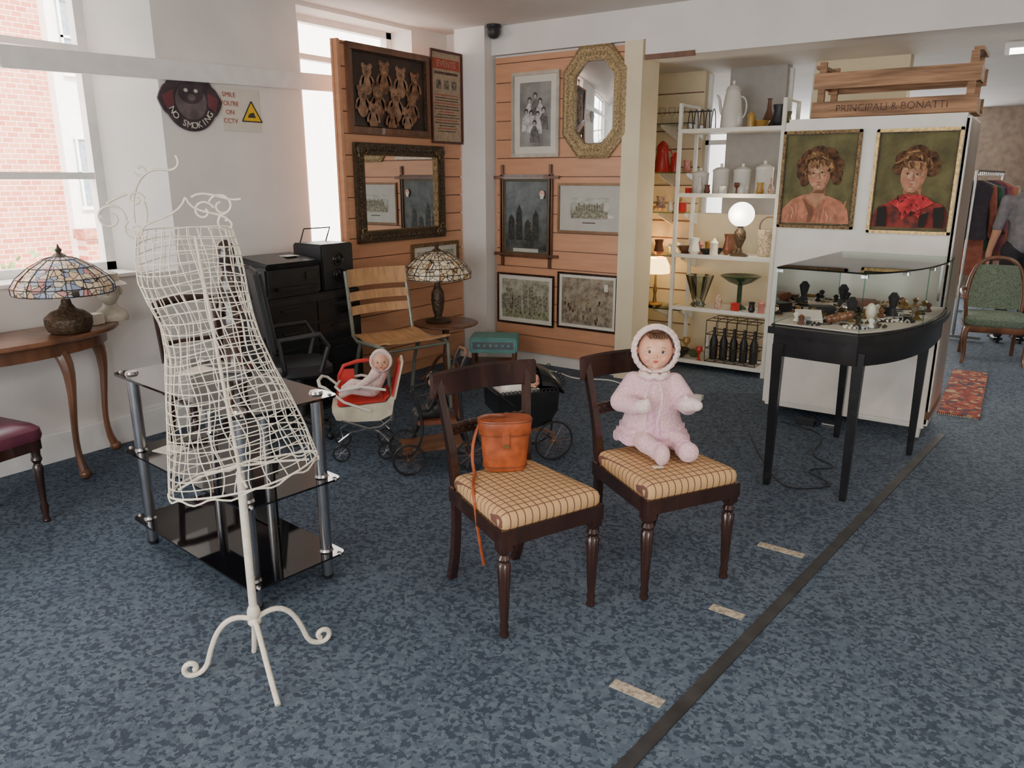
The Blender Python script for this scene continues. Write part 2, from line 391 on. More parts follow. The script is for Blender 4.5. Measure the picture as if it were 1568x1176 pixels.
# ---------------------------------------------------------------- dress form
def dress_form():
    b=B("wire_dress_form",(-2.02,1.39,0),rz=55.5)
    K=[(1.46,-.085,.130,.075),(1.40,-.083,.142,.09),(1.33,-.08,.147,.10),(1.27,-.068,.140,.095),(1.20,-.05,.131,.085),(1.12,-.04,.137,.09),(1.02,-.028,.158,.10),(.92,-.012,.182,.115),(.80,.004,.208,.125),(.69,.015,.228,.13)]
    ZT,ZB=1.46,.69
    def prof(z):
        for (a,b_) in zip(K,K[1:]):
            if a[0]>=z>=b_[0]:
                t=(a[0]-z)/(a[0]-b_[0]); return [p+(q-p)*t for p,q in zip(a[1:],b_[1:])]
        return K[0][1:] if z>K[0][0] else K[-1][1:]
    def pt(z,a,j=0):
        c,rx,ry=prof(z); x=c+rx*math.cos(a); y=ry*math.sin(a)
        tl=.05+.11*(ZT-z)/(ZT-ZB)
        return (x,y,z+tl*(x-c)+.006*math.sin(a*2+z*3))
    NR=28
    for i in range(NR):
        z=ZT-(ZT-ZB)*i/(NR-1)
        b.tube([pt(z+.004*math.sin(a_*3+i),a_) for a_ in [2*math.pi*k/40 for k in range(40)]],.0034 if i==NR-1 else .0018,M_ivory,5,closed=True)
    NV=30
    for k in range(NV):
        a=2*math.pi*k/NV
        b.tube([pt(ZT-(ZT-ZB)*i/40,a+.06*math.sin(i*.5+k)) for i in range(41)],.0018,M_ivory,5)
    b.tube([ (p[0]*1.01,p[1]*1.01,p[2]-.010-.008*math.sin(k*1.2)) for k,p in [(k,pt(ZB,2*math.pi*k/60)) for k in range(60)]],.003,M_ivory,5,closed=True)
    b.tube(bez((-.215,0,1.44),(-.20,0,1.50),(-.10,0,1.48),(-.075,0,1.55)),.0035,M_ivory)
    b.tube(bez((.045,0,1.47),(.03,0,1.52),(-.06,0,1.49),(-.075,0,1.55)),.0035,M_ivory)
    b.tube(spiral(-.275,1.495,.042,.012,-40,430)+[],.0036,M_ivory)
    b.tube(bez((-.24,0,1.465),(-.2,0,1.43),(-.17,0,1.49),(-.185,0,1.54)),.0036,M_ivory)
    b.tube(spiral(-.205,1.545,.022,.006,0,420),.0036,M_ivory)
    b.tube(bez((-.225,0,1.56),(-.26,0,1.55),(-.29,0,1.53),(-.275,0,1.535)),.0036,M_ivory)
    b.tube(spiral(-.215,1.46,.03,.008,120,500),.0033,M_ivory)
    b.tube(bez((-.215,0,1.48),(-.22,0,1.59),(-.17,0,1.64),(-.12,0,1.625))+bez((-.12,0,1.625),(-.09,0,1.62),(-.075,0,1.645),(-.09,0,1.665),6),.0036,M_ivory)
    b.tube(spiral(-.185,1.625,.018,.006,200,520),.0033,M_ivory)
    b.tube(spiral(.02,1.525,.035,.010,160,-260),.0036,M_ivory)
    b.tube(spiral(-.03,1.51,.030,.008,20,420),.0036,M_ivory)
    b.tube(spiral(.03,1.475,.028,.007,90,480),.0036,M_ivory)
    b.tube(bez((-.06,0,1.55),(-.02,0,1.58),(.04,0,1.53),(.075,0,1.545)),.0036,M_ivory)
    b.cyl((0,0,.16),(0,0,.70),.0135,.0135,M_ivory,14)
    b.cyl((0,0,.70),(-.06,0,1.44),.006,.005,M_ivory,8)
    for dx,dy in ((.20,0),(-.20,0),(0,.115),(0,-.115)):
        b.tube([(0,0,.72),(dx*.6,dy*.6,.71+dx*.05),(dx+.015,dy,.69+dx*.12)],.004,M_ivory)
    b.sph((0,0,.20),(.022,.022,.03),M_ivory)
    b.lathe((0,0,.15),[(.014,0),(.022,.01),(.022,.02),(.014,.03)],M_ivory)
    for ang,L in ((180,.245),(12,.265),(280,.26),(100,.13)):
        d=Vector((math.cos(rad(ang)),math.sin(rad(ang)),0))
        pts=bez((0,0,.17),(.08,0,.22),(.12,0,.17),(.15,0,.06),12)+bez((.15,0,.06),(.16,0,.02),(.18,0,.008),(.205,0,.008),6)
        if ang==280: pts=bez((0,0,.17),(.03,0,.18),(.12,0,.08),(.24,0,.008),12)
        elif ang==100: pts=bez((0,0,.17),(.02,0,.18),(.06,0,.05),(.12,0,.012),12)
        else: pts+= [(.205+p[0],0,.035+p[2]) for p in spiral(0,0,.027,.010,-85,250,n=18)]
        b.tube([tuple(d*p[0]*(L/.24)+Vector((0,0,p[2]))) for p in pts],[.009]*len(pts),M_ivory,8)
    b.done()
dress_form()

# ---------------------------------------------------------------- TV stand
def tv_stand():
    b=B("glass_tv_stand",(-2.72,1.815,0),rz=-6)
    W,D=1.02,.43
    for z,th in ((.795,.010),(.45,.008),(.125,.008)):
        pl=rpoly(W,D,.03) if z>.7 else rpoly(W-.02,D,.03)
        b.prism(pl,z-th,z,M_bglass)
    for sx in (-1,1):
        for sy in (-1,1):
            x,y=sx*.43,sy*.165
            b.cyl((x,y,.02),(x,y,.785),.024,.024,M_chrome,20)
            b.cyl((x,y,0),(x,y,.022),.018,.027,M_blackm,16)
            for z in (.795,.45,.125): b.cyl((x,y,z),(x,y,z+.010),.029,.024,M_chrome,18)
            for z in (.435,.11): b.cyl((x,y,z-.006),(x,y,z+.006),.030,.030,M_chrome,18)
            for z in (.785,.441,.116): b.sph((x+sx*.06,y+sy*.02,z+.004),(.013,.010,.012),M_chrome,u=10,v=8); b.cyl((x,y,z-.004),(x+sx*.06,y+sy*.02,z-.004),.005,.005,M_chrome,8)
    b.box((0,.15,.455),(.18,.03,.65),M_black)
    b.cyl((-.11,.12,.02),(-.11,.12,.785),.02,.02,M_chrome,14); b.cyl((.11,.12,.02),(.11,.12,.785),.02,.02,M_chrome,14)
    b.box((-.33,-.08,.4515),(.12,.10,.003),M_paper,rot=(0,0,15)); b.box((-.26,.04,.7965),(.10,.14,.003),M_paper,rot=(0,0,10))
    b.done()
    b=B("carved_wooden_figure",(-2.83,1.98,.797),rz=40)
    b.box((0,0,.015),(.11,.10,.03),M_mahog,bev=.004)
    b.lathe((0,0,.03),[(.045,0),(.035,.05),(.045,.12),(.05,.2),(.035,.26),(.04,.31),(.045,.36),(.025,.39),(.022,.41),(.038,.44),(.04,.48),(.03,.515),(.01,.53)],M_mahog,16,sy=.8)
    b.tube([(.04,0,.36),(.06,-.02,.28),(.03,-.045,.24)],.013,M_mahog); b.tube([(-.04,0,.36),(-.06,-.02,.28),(-.03,-.045,.24)],.013,M_mahog)
    b.done()
tv_stand()

# ---------------------------------------------------------------- dining chairs
def chair(name,loc,rz,seat=M_plaid,wood=M_mahog):
    b=B(name,loc,rz=rz)
    for sx in (-1,1):
        b.lathe((sx*.197,.21,0),[(.012,0),(.019,.008),(.014,.03),(.018,.045),(.014,.06),(.017,.09),(.0215,.2),(.026,.29),(.018,.30),(.026,.315),(.018,.33),(.026,.342),(.027,.35)],wood,24,flute=.10,fn=12)
        b.box((sx*.197,.21,.385),(.05,.05,.085),wood,bev=.003)
        low=bez((sx*.165,-.205,.44),(sx*.165,-.195,.28),(sx*.16,-.22,.12),(sx*.155,-.275,0),8)
        hi=bez((sx*.165,-.205,.44),(sx*.17,-.215,.60),(sx*.19,-.235,.72),(sx*.205,-.27,.87),8)
        b.tube(low[::-1]+hi[1:],[.022]*9+[.024,.022,.021,.02,.02,.02,.02,.02],wood,4,flat=1)
    b.prism([(-.224,.238),(.224,.238),(.185,-.225),(-.185,-.225)],.37,.43,wood)
    sp=[]
    base=[(-.217,.232),(.217,.232),(.180,-.195),(-.180,-.195)]
    for i in range(4):
        p=Vector(base[i]); q0=Vector(base[i-1]); q1=Vector(base[(i+1)%4])
        a=p+(q0-p).normalized()*.03; c=p+(q1-p).normalized()*.03
        for t in (0,.33,.66,1): sp.append(tuple(a*(1-t)**2+p*2*t*(1-t)+c*t*t))
        for t in (.25,.5,.75):
            e=q1+(p-q1).normalized()*.03; sp.append(tuple(c*(1-t)+e*t))
    b.layers(sp,[(.985,.428),(1.012,.44),(1.015,.462),(.99,.478),(.93,.487),(.75,.493),(.4,.497),(.02,.498)],seat)
    def rail(z0,z1,w,y0,bow,th,m):
        n=14; rs=[]
        for i in range(n+1):
            x=-w+2*w*i/n; y=y0-bow*(1-(x/w)**2)
            rs.append([(x,y+th/2,z0+.008),(x,y+th/2,z1-.004),(x,y,z1+.004),(x,y-th/2-.006,z1-.006),(x,y-th/2,z0+.006),(x,y,z0)])
        b.rings(rs,m)
    rail(.785,.885,.235,-.25,.045,.024,wood)
    n=40; pts=[];rr=[]
    for i in range(n+1):
        x=-.185+.37*i/n; pts.append((x,-.232-.03*(1-(x/.185)**2),.665)); rr.append(.011+.006*abs(math.sin(i*.9)))
    b.tube(pts,rr,wood,8)
    rail(.632,.645,.18,-.228,.03,.012,wood)
    return b.done()
chair("dining_chair",(-1.54,2.262,0),-113)
chair("dining_chair",(-1.205,2.80,0),-120)

# handbag on chair
def bag():
    b=B("leather_bucket_bag",(-1.65,2.325,.499),rz=40)
    def ov(w,d): return [(w*math.copysign(abs(math.cos(2*math.pi*k/28))**.7,math.cos(2*math.pi*k/28)),d*math.copysign(abs(math.sin(2*math.pi*k/28))**.7,math.sin(2*math.pi*k/28))) for k in range(28)]
    rs=[]
    for w,d,z in ((.078,.045,0),(.084,.05,.008),(.090,.052,.08),(.097,.055,.155)):
        rs.append([(x,y,z) for x,y in ov(w,d)])
    b.rings(rs,M_leather)
    b.rings([[(x,y,z) for x,y in ov(w,d)] for w,d,z in ((.098,.057,.145),(.101,.06,.150),(.106,.063,.200),(.104,.061,.207),(.06,.03,.209))],M_leather)
    for z in (.150,.202,.018): b.tube([(x*1.01,y*1.01,z) for x,y in (ov(.0865,.0515) if z<.1 else ov(.100,.059) if z<.18 else ov(.105,.062))],.0022,M_leatherd,5,closed=True)
    b.box((0,-.060,.135),(.028,.008,.07),M_leather,bev=.002); b.box((0,-.0655,.113),(.02,.006,.012),M_brass)
    b.tube(bez((-.1,0,.19),(-.10,-.01,.235),(-.02,-.03,.225),(.0,0,.212),14),.005,M_leatherd,6,flat=1.6)
    b.tube(bez((-.1,0,.18),(-.14,-.01,.1),(-.13,-.04,.02),(-.12,-.07,.004),10)+bez((-.12,-.07,.004),(-.13,-.12,.004),(-.14,-.20,.008),(-.13,-.232,-.04),8)+bez((-.13,-.232,-.04),(-.12,-.24,-.18),(-.09,-.25,-.33),(-.10,-.24,-.28),12),.0042,M_leather,6,flat=1.5)
    b.done()
bag()

# ---------------------------------------------------------------- big pink doll
def face(b,c,r,s=1,eye=M_eye,tilt=0):
    cx,cy,cz=c
    b.sph((cx,cy,cz),(r*.92,r*.93,r*1.04),M_skin,u=28,v=20)
    b.sph((cx,cy-r*.16,cz-r*.38),(r*.74,r*.72,r*.60),M_skin,u=24,v=16)
    for sx in (-1,1):
        b.sph((cx+sx*r*.40,cy-r*.50,cz-r*.34),(r*.34,r*.33,r*.30),M_skinr,u=20,v=14)
        b.sph((cx+sx*r*.34,cy-r*.80,cz+r*.05),(r*.14,r*.08,r*.085),M_eyew)
        b.sph((cx+sx*r*.34,cy-r*.85,cz+r*.05),(r*.075,r*.045,r*.078),eye)
        b.tube([(cx+sx*r*(.34+t*.17),cy-r*(.845-.06*abs(t)),cz+r*(.29-.05*t*t)) for t in (-1,-.5,0,.5,1)],r*.016,M_brow,5)
        b.tube([(cx+sx*r*(.34+t*.15),cy-r*(.875-.05*abs(t)),cz+r*(.135-.07*t*t)) for t in (-1,-.5,0,.5,1)],r*.016,M_hair,5)
        b.sph((cx+sx*r*.93,cy+.02*r,cz-.05*r),(r*.1,r*.12,r*.2),M_skin)
    b.sph((cx,cy-r*.90,cz-r*.18),(r*.10,r*.13,r*.09),M_skin); b.sph((cx,cy-r*.88,cz-r*.04),(r*.06,r*.08,r*.14),M_skin)
    b.sph((cx,cy-r*.865,cz-r*.44),(r*.14,r*.07,r*.045),M_lip); b.sph((cx,cy-r*.855,cz-r*.50),(r*.10,r*.07,r*.04),M_lip)
    b.sph((cx,cy-r*.74,cz-r*.74),(r*.2,r*.15,r*.13),M_skin)
def big_doll():
    e=empty("baby_doll",(-1.285,2.885,.499),rz=27); e.scale=(.96,.96,.96)
    b=B("head"); face(b,(0,0,.440),.080)
    for k in range(7): b.tube(bez((-.036+.012*k,-.030,.515),(-.034+.012*k,-.055,.516),(-.03+.012*k,-.065,.508),(-.025+.011*k,-.068,.500),5),[.008,.008,.007,.006,.005,.003],M_hair)
    b.cyl((0,0,.31),(0,0,.38),.035,.035,M_skin); b.done(parent=e)
    b=B("bonnet"); rs=[]
    for i in range(9):
        t=i/8; a=rad(8+82*t)
        ring=[]
        for k in range(28):
            q=2*math.pi*k/28; rr=.097*math.cos(a*.98-.1) if i else .098
            ring.append((rr*math.cos(q),-.018+.115*math.sin(a),.446+rr*1.08*math.sin(q)))
        rs.append(ring)
    b.rings(rs,M_pinkp,cap=False)
    for rr,yy,tr in ((.092,-.022,.012),(.088,-.036,.008)):
        b.tube([(rr*math.cos(2*math.pi*k/72)*(1+.02*math.sin(k*2.1)),yy-.003*math.sin(k*2.1),.446+rr*1.08*math.sin(2*math.pi*k/72)) for k in range(72)],tr,M_pinkp,8,closed=True)
    b.done(parent=e)
    b=B("jacket")
    b.lathe((0,0,0),[(.02,.345),(.05,.335),(.085,.31),(.10,.27),(.107,.22),(.118,.16),(.138,.10),(.158,.055),(.15,.04),(.05,.035)][::-1],M_pink,28,sy=.78)
    limb(b,[(-.085,0,.295),(-.14,-.04,.215),(-.075,-.115,.215)],[.046,.046,.036],M_pink)
    limb(b,[(.085,0,.295),(.145,-.05,.215),(.125,-.12,.235)],[.046,.046,.036],M_pink)
    remesh(b.done(parent=e),.005,2)
    b=B("collar_and_yoke")
    b.tube([(.055*math.cos(a),-.01+.055*math.sin(a),.335+.005*math.sin(a*7)) for a in [2*math.pi*k/30 for k in range(30)]],.014,M_pinkp,8,closed=True)
    rs=[]
    for i in range(8):
        z=.20-.15*i/7; w=.05+.05*i/7
        rs.append([(w*math.sin(q),-(.085+.045*i/7)*math.cos(q)*1.02-.004*math.cos(q*16),z) for q in [rad(-60+10*k) for k in range(13)]])
    b.rings(rs,M_lilac,close=False,cap=False)
    b.tube(bez((-.02,-.08,.31),(-.05,-.12,.25),(-.04,-.12,.2),(-.03,-.115,.16)),.004,M_pinkp); b.tube(bez((.02,-.08,.31),(.05,-.12,.25),(.02,-.12,.2),(.02,-.115,.15)),.004,M_pinkp)
    for z,r_,sy_ in ((.105,.137,.78),(.075,.150,.78)): b.tube([(r_*math.cos(a),r_*sy_*math.sin(a),z+.004*math.sin(a*11)) for a in [2*math.pi*k/80 for k in range(80)]],.006,M_lilac,6,closed=True)
    b.tube([(.158*math.cos(a)*.99,.123*math.sin(a),.048+.006*math.sin(a*9)) for a in [2*math.pi*k/60 for k in range(60)]],.012,M_lilac,8,closed=True)
    b.ring((-.085,-.105,.217),.036,.008,M_lilac,16,'x'); b.done(parent=e)
    b=B("mittens")
    b.sph((-.045,-.135,.222),(.036,.034,.032),M_pinkp); b.sph((-.03,-.150,.243),(.014,.014,.02),M_pinkp)
    b.sph((.14,-.15,.245),(.042,.034,.032),M_pinkp); b.sph((.125,-.165,.27),(.013,.013,.02),M_pinkp); b.sph((.17,-.158,.242),(.026,.022,.024),M_pinkp)
    remesh(b.done(parent=e),.005,2)
    b=B("leggings")
    limb(b,[(-.055,-.02,.06),(-.03,-.14,.062),(.03,-.215,.046)],[.05,.042,.032],M_pink)
    limb(b,[(.055,-.02,.06),(.12,-.10,.058),(.135,-.175,.046)],[.05,.042,.032],M_pink)
    b.sph((.035,-.235,.048),(.034,.045,.046),M_pink); b.sph((.145,-.19,.048),(.045,.036,.044),M_pink)
    remesh(b.done(parent=e),.006,3)
    b=B("bootee_cuffs")
    b.ring((.022,-.200,.05),.034,.008,M_lilac,20,'y'); b.ring((.133,-.16,.05),.034,.008,M_lilac,20,'y')
    b.done(parent=e)
    b=B("price_tag"); b.box((.02,-.262,.004),(.045,.025,.002),M_paper,rot=(0,0,20)); b.tube(bez((.02,-.25,.01),(.0,-.2,.03),(-.04,-.15,.12),(-.05,-.12,.2)),.001,M_porc); b.done(parent=e)
big_doll()

# ---------------------------------------------------------------- display case table
def display():
    T=(-.865,4.47,0)
    b=B("curved_display_table",T)
    B0=(.16,-.54)
    curve=bez(B0,(.38,-.30),(.44,.15),(.42,.60),14)
    plan=[(-.27,-.50)]+curve+[(-.20,.64)]
    def ins(k): 
        cx,cy=.05,.03
        return [(cx+(x-cx)*k,cy+(y-cy)*k) for x,y in plan]
    b.prism(ins(1.03),.835,.87,M_black); b.prism(ins(.96),.715,.835,M_black)
    for x,y in ((-.225,-.48),(.165,-.48),(.335,.48),(-.10,.57)):
        b.rings([[(x+s*sx_,y+s*sy_,z) for sx_,sy_ in ((-1,-1),(1,-1),(1,1),(-1,1))] for s,z in ((.015,0),(.017,.03),(.024,.60),(.027,.78))],M_black)
    b.prism(ins(.955),.87,.885,M_paper)
    pl=ins(.97); ZT=1.165
    b.rings([[(x,y,.872) for x,y in pl],[(x,y,ZT) for x,y in pl]],M_glass,cap=False)
    b.prism(ins(.985),ZT,ZT+.008,M_glass)
    b.tube([(x,y,ZT+.004) for x,y in ins(.987)],.0035,M_glassedge,4,closed=True)
    b.tube([(x,y,.878) for x,y in ins(.987)],.006,M_black,4,closed=True)
    for i in (0,1,8,15,16):
        i=min(i,len(pl)-1); b.cyl((pl[i][0],pl[i][1],.87),(pl[i][0],pl[i][1],ZT),.0028,.0028,M_glassedge,6)
    for i in (0,1,5,9,13,16):
        i=min(i,len(pl)-1); b.box((pl[i][0]*.97,pl[i][1]*.97,ZT-.012),(.03,.03,.014),M_chrome)
    o=b.done()
    b=B("jewellery_assortment",(T[0],T[1],.8855))
    cols=[M_black,M_brass,M_chrome,M_porc,M_wood,M_bronze,M_brass,M_blackm,M_ivory,M_bronze,M_brass,M_chrome]
    random.seed(3)
    for k in range(170):
        x=random.uniform(-.2,.36); y=random.uniform(-.46,.55)
        if x>.12+.24*((y+.46)/.6)**.6: continue
        m=random.choice(cols); t=random.random()
        if t<.3: 
            h=random.uniform(.005,.03); b.box((x,y,h/2),(random.uniform(.03,.07),random.uniform(.02,.05),h),m,rot=(0,0,random.uniform(0,90)),bev=.0015)
        elif t<.6: b.ring((x,y,.003),random.uniform(.012,.035),.003,m,18,'z')
        elif t<.8: b.lathe((x,y,0),[(.012,0),(.02,.004),(.008,.02),(.018,.04),(.005,.05)],m,12)
        else:
            for j in range(8): b.sph((x+.03*math.cos(j*.8),y+.03*math.sin(j*.8),.007),.007,m,u=8,v=6)
    for k in range(9): b.sph((-.02+.012*k,-.34+.016*math.sin(k*2),.022+.004*k),(.022,.022,.022),M_wood,u=10,v=8)
    b.sph((.13,-.12,.045),(.026,.026,.045),M_ivory); b.sph((-.02,.05,.03),(.035,.035,.03),M_chrome)
    b.box((-.13,-.33,.03),(.13,.1,.012),M_paper,rot=(20,0,20)); b.box((-.12,-.1,.025),(.12,.08,.05),M_blackm,rot=(0,0,30)); b.box((.03,.2,.03),(.14,.1,.06),M_leatherd,rot=(0,0,10),bev=.005)
    for x,y in ((.05,-.2),(.2,.1),(-.1,.3)): b.lathe((x,y,0),[(.035,0),(.03,.01),(.015,.04),(.03,.10),(.012,.125)],M_blackm,14)
    b.done()
display()

# ---------------------------------------------------------------- white cabinet with portraits
b=B("white_metal_cabinet",(-1.01,5.28,0))
b.box((0,.31,1.02),(1.04,.62,1.90),M_cab,bev=.02)
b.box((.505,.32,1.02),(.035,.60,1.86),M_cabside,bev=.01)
b.box((0,-.008,1.02),(1.0,.02,1.82),M_cab,bev=.008)
for x in (-.46,.46):
    for y in (.06,.56): b.cyl((x,y,0),(x,y,.09),.02,.03,M_cab,12)
b.box((.485,-.022,1.0),(.012,.012,.22),M_chrome); b.box((.50,.3,.16),(.05,.58,.05),M_wood)
b.done()
def portrait(name,cx,cz,w,h,kind):
    b=B(name,(cx,5.252,cz)); f=.022
    for dx,dz,ww,hh in ((0,h/2-f/2,w,f),(0,-h/2+f/2,w,f),(w/2-f/2,0,f,h),(-w/2+f/2,0,f,h)):
        b.box((dx,-.008,dz),(ww,.022,hh),M_goldd if kind=='girl' else M_gold,bev=.004)
    for dx,dz,ww,hh in ((0,h/2-f,w-2*f,.006),(0,-h/2+f,w-2*f,.006),(w/2-f,0,.006,h-2*f),(-w/2+f,0,.006,h-2*f)):
        b.box((dx,-.012,dz),(ww,.012,hh),M_bronze)
    bg=mat("olive_canvas",(.125,.112,.045),.8,var=.3,scale=10)
    b.box((0,0,0),(w-.03,.006,h-.03),bg)
    sk=mat("portrait_skin",(.47,.245,.145),.8,var=.18,scale=26); sl=mat("portrait_skin_light",(.56,.34,.22),.8,var=.14,scale=40); sm_=mat("portrait_skin_shade",(.36,.17,.095),.8,var=.2,scale=35); sh=mat("portrait_shadow",(.20,.085,.045),.8)
    hr=mat("portrait_hair",(.10,.045,.018),.8,var=.7,scale=35); hm=mat("portrait_hair_mid",(.20,.10,.04),.8,var=.5,scale=40); hl=mat("portrait_hair_light",(.34,.19,.08),.8,var=.4,scale=40)
    bk=mat("portrait_black",(.015,.012,.01),.8)
    y=-.0035; st=.00018
    lim=w/2-f-.001
    tilt=rad(6 if kind=='girl' else -4)
    def T(x,z):
        if z>-.07:   # head tilts on the neck
            dx,dz=x,z+.05; x=dx*math.cos(tilt)-dz*math.sin(tilt)+ (.012 if kind=='girl' else -.008); z=dx*math.sin(tilt)+dz*math.cos(tilt)-.05
        return (max(-lim,min(lim,x*1.16)),max(-h/2+f,min(h/2-f,(z+.255)*1.06-.262)))
    def D(x,z,rx,rz,m,rot=0,n=14):
        nonlocal y; c=T(x,z); b.disc(c,rx*1.14,rz*1.08,m,rot=rot,y=y,th=.0005,n=n); y-=st
    def P(pts,m):
        nonlocal y; b.prismy([T(*q) for q in pts],y,y-.0005,m); y-=st
    random.seed(11 if kind=='girl' else 12)
    if kind=='girl':
        top=mat("portrait_peach_shirt",(.50,.20,.115),.8,var=.25,scale=18); t2=mat("portrait_peach_light",(.62,.32,.20),.8)
        P([(-.20,-.26),(.18,-.26),(.165,-.18),(.13,-.13),(.06,-.10),(-.06,-.09),(-.13,-.12),(-.18,-.18)],top)
        for x,z,r in ((-.07,.09,.05),(-.08,.04,.042),(.08,.07,.05),(.085,.02,.038),(0,.125,.062),(.05,.12,.052),(-.045,.12,.052),(-.08,-.01,.026),(.09,-.02,.026)): D(x,z,r,r*1.05,hr)
        P([(-.03,-.12),(.04,-.12),(.036,-.02),(-.026,-.02)],sm_); P([(-.055,-.11),(-.0,-.17),(.055,-.11),(.03,-.085),(-.03,-.08)],sk)
        P([(-.03,-.085),(.036,-.085),(.030,-.055),(-.012,-.060)],sh)
        for k in range(26):
            x=random.uniform(-.16,.15); z=random.uniform(-.245,-.15); D(x,z,.004,random.uniform(.012,.03),random.choice([t2,sm_,top]),rot=random.uniform(-25,25),n=8)
    else:
        jk=mat("portrait_dark_jacket",(.09,.03,.026),.8,var=.8,scale=18,c2=(.32,.045,.035)); sc=mat("portrait_red_scarf",(.46,.03,.035),.8,var=.45,scale=25)
        P([(-.21,-.26),(.21,-.26),(.20,-.18),(.15,-.13),(.05,-.10),(-.06,-.10),(-.15,-.14),(-.2,-.2)],jk)
        for x,z,r in ((-.055,.11,.048),(.055,.11,.052),(0,.13,.062),(.078,.06,.036),(-.07,.06,.036),(.08,.09,.038)): D(x,z,r,r,hr)
        P([(-.04,-.12),(.045,-.12),(.045,-.03),(-.035,-.03)],sm_); P([(-.03,-.09),(.04,-.09),(.034,-.055),(-.012,-.060)],sh)
    P([(-.056,.08),(-.060,.03),(-.056,-.005),(-.042,-.038),(-.016,-.062),(.010,-.066),(.034,-.048),(.052,-.012),(.060,.03),(.056,.08),(.03,.105),(-.03,.105)],sk)
    P([(.016,-.064),(.034,-.048),(.052,-.012),(.060,.03),(.056,.08),(.050,.085),(.047,.03),(.040,-.008),(.026,-.040)],sm_)
    for k in range(14): D(random.uniform(-.045,.02),random.uniform(-.03,.07),random.uniform(.008,.014),random.uniform(.006,.010),random.choice([sl,sk,sl]),rot=random.uniform(0,180),n=10)
    for k in range(7): D(random.uniform(.025,.045),random.uniform(-.03,.07),.007,.010,sm_,rot=random.uniform(0,90),n=10)
    D(-.034,.0,.014,.012,mat("portrait_cheek",(.52,.22,.14),.8),n=12); D(.030,.0,.010,.011,mat("portrait_cheek",(.52,.22,.14)),n=12)
    for sx in (-1,1):
        ex=sx*.023-.005
        D(ex,.036,.0125,.0075,sm_); D(ex,.034,.0095,.0038,mat("portrait_eye_white",(.42,.32,.25),.8)); D(ex-.001,.034,.0045,.0046,bk)
        P([(ex-.011,.035),(ex,.0405),(ex+.011,.035),(ex,.0385)],hr)
        P([(ex-.013,.048),(ex,.053),(ex+.013,.048),(ex,.050)],hm)
    P([(-.002,.034),(.003,.034),(.010,.006),(.003,.002),(-.004,.004)],sm_); D(-.005,.006,.006,.005,sl); D(.001,.0015,.007,.0022,sh)
    D(-.003,-.0195,.0125,.0030,mat("portrait_lip",(.34,.075,.05),.8)); D(-.003,-.0245,.0085,.0032,mat("portrait_lip_light",(.44,.14,.10),.8)); D(-.003,-.034,.010,.003,sm_); D(-.003,-.048,.010,.006,sl)
    if kind=='girl':
        for k in range(80):
            a=rad(random.uniform(-30,210)); r=random.uniform(.80,1.22)
            D(.002+.068*r*math.cos(a),.065+.075*r*math.sin(a),random.uniform(.009,.017),random.uniform(.004,.008),random.choice([hl,hm,hm,hr,hr]),rot=math.degrees(a)+90+random.uniform(-45,45),n=9)
        for k in range(14): D(-.045+.0068*k,.085+.012*math.sin(k*1.9),.006,.016,random.choice([hl,hm,hr]),rot=-30+k*5,n=9)
        P([(-.07,-.11),(-.01,-.17),(-.005,-.21),(-.02,-.255),(-.035,-.255),(-.03,-.20)],sh); P([(.02,-.13),(.05,-.12),(.03,-.17),(.03,-.255),(.015,-.255)],sm_)
    else:
        for k in range(80):
            a=rad(random.uniform(0,180)); r=random.uniform(.74,1.16)
            D(.0+.070*r*math.cos(a),.072+.080*r*math.sin(a),random.uniform(.012,.024),random.uniform(.003,.006),random.choice([hl,hm,hr,hr]),rot=math.degrees(a)+60+random.uniform(-30,30),n=9)
        for k in range(16): D(-.05+.0065*k,.080+.008*math.sin(k*1.3),.005,.020,random.choice([hl,hm,hr]),rot=35-k*2,n=9)
        P([(-.10,-.12),(-.04,-.075),(.06,-.08),(.11,-.12),(.05,-.16),(.06,-.22),(.01,-.165),(-.03,-.22),(-.05,-.155)],sc)
        for k in range(22): D(random.uniform(-.08,.08),random.uniform(-.19,-.09),.003,random.uniform(.008,.02),random.choice([bk,sc,mat("portrait_scarf_light",(.60,.14,.12),.8),bk]),rot=random.uniform(-70,70),n=8)
        P([(-.15,-.15),(-.11,-.14),(-.10,-.255),(-.15,-.255)],bk); P([(.11,-.15),(.16,-.14),(.16,-.255),(.12,-.255)],bk); P([(.05,-.19),(.09,-.17),(.08,-.255),(.05,-.255)],bk)
    b.done(False)
portrait("framed_portrait_of_girl",-1.285,1.595,.47,.60,'girl')
portrait("framed_portrait_of_boy",-.74,1.585,.46,.61,'boy')

b=B("wooden_fruit_crate",(-.94,5.57,1.972))
L,D,Hh=.92,.38,.36
for sy in (-1,1):
    for z in (.055,.225): b.box((0,sy*D/2,z),(L,.012,.095),M_crate,rot=(0,0,0))
for sx in (-1,1):
    for z in (.055,.235): b.box((sx*(L/2-.02),0,z),(.014,D-.02,.085),M_crate)
    for sy in (-1,1): b.box((sx*(L/2-.045),sy*(D/2-.022),.17),(.04,.03,.34),M_crate)
for k in range(4): b.box((0,-.14+.093*k,.006),(L,.08,.010),M_crate)
b.box((.43,0,.35),(.05,D,.02),M_crate); b.box((-.43,0,.31),(.05,D,.02),M_crate)
ob=b.done()
def text(parent,name,s,loc,size,m,rot=(90,0,0),ext=.0005,align='CENTER'):
    t=bpy.data.curves.new(name,"FONT"); t.body=s; t.size=size; t.extrude=ext; t.align_x=align; t.align_y='CENTER'; t.materials.append(m)
    o=bpy.data.objects.new(name,t); COL.objects.link(o); o.parent=parent; o.location=loc; o.rotation_euler=[rad(a) for a in rot]; return o
M_ink=mat("faded_ink",(.11,.06,.04),.8,var=.6,scale=40)
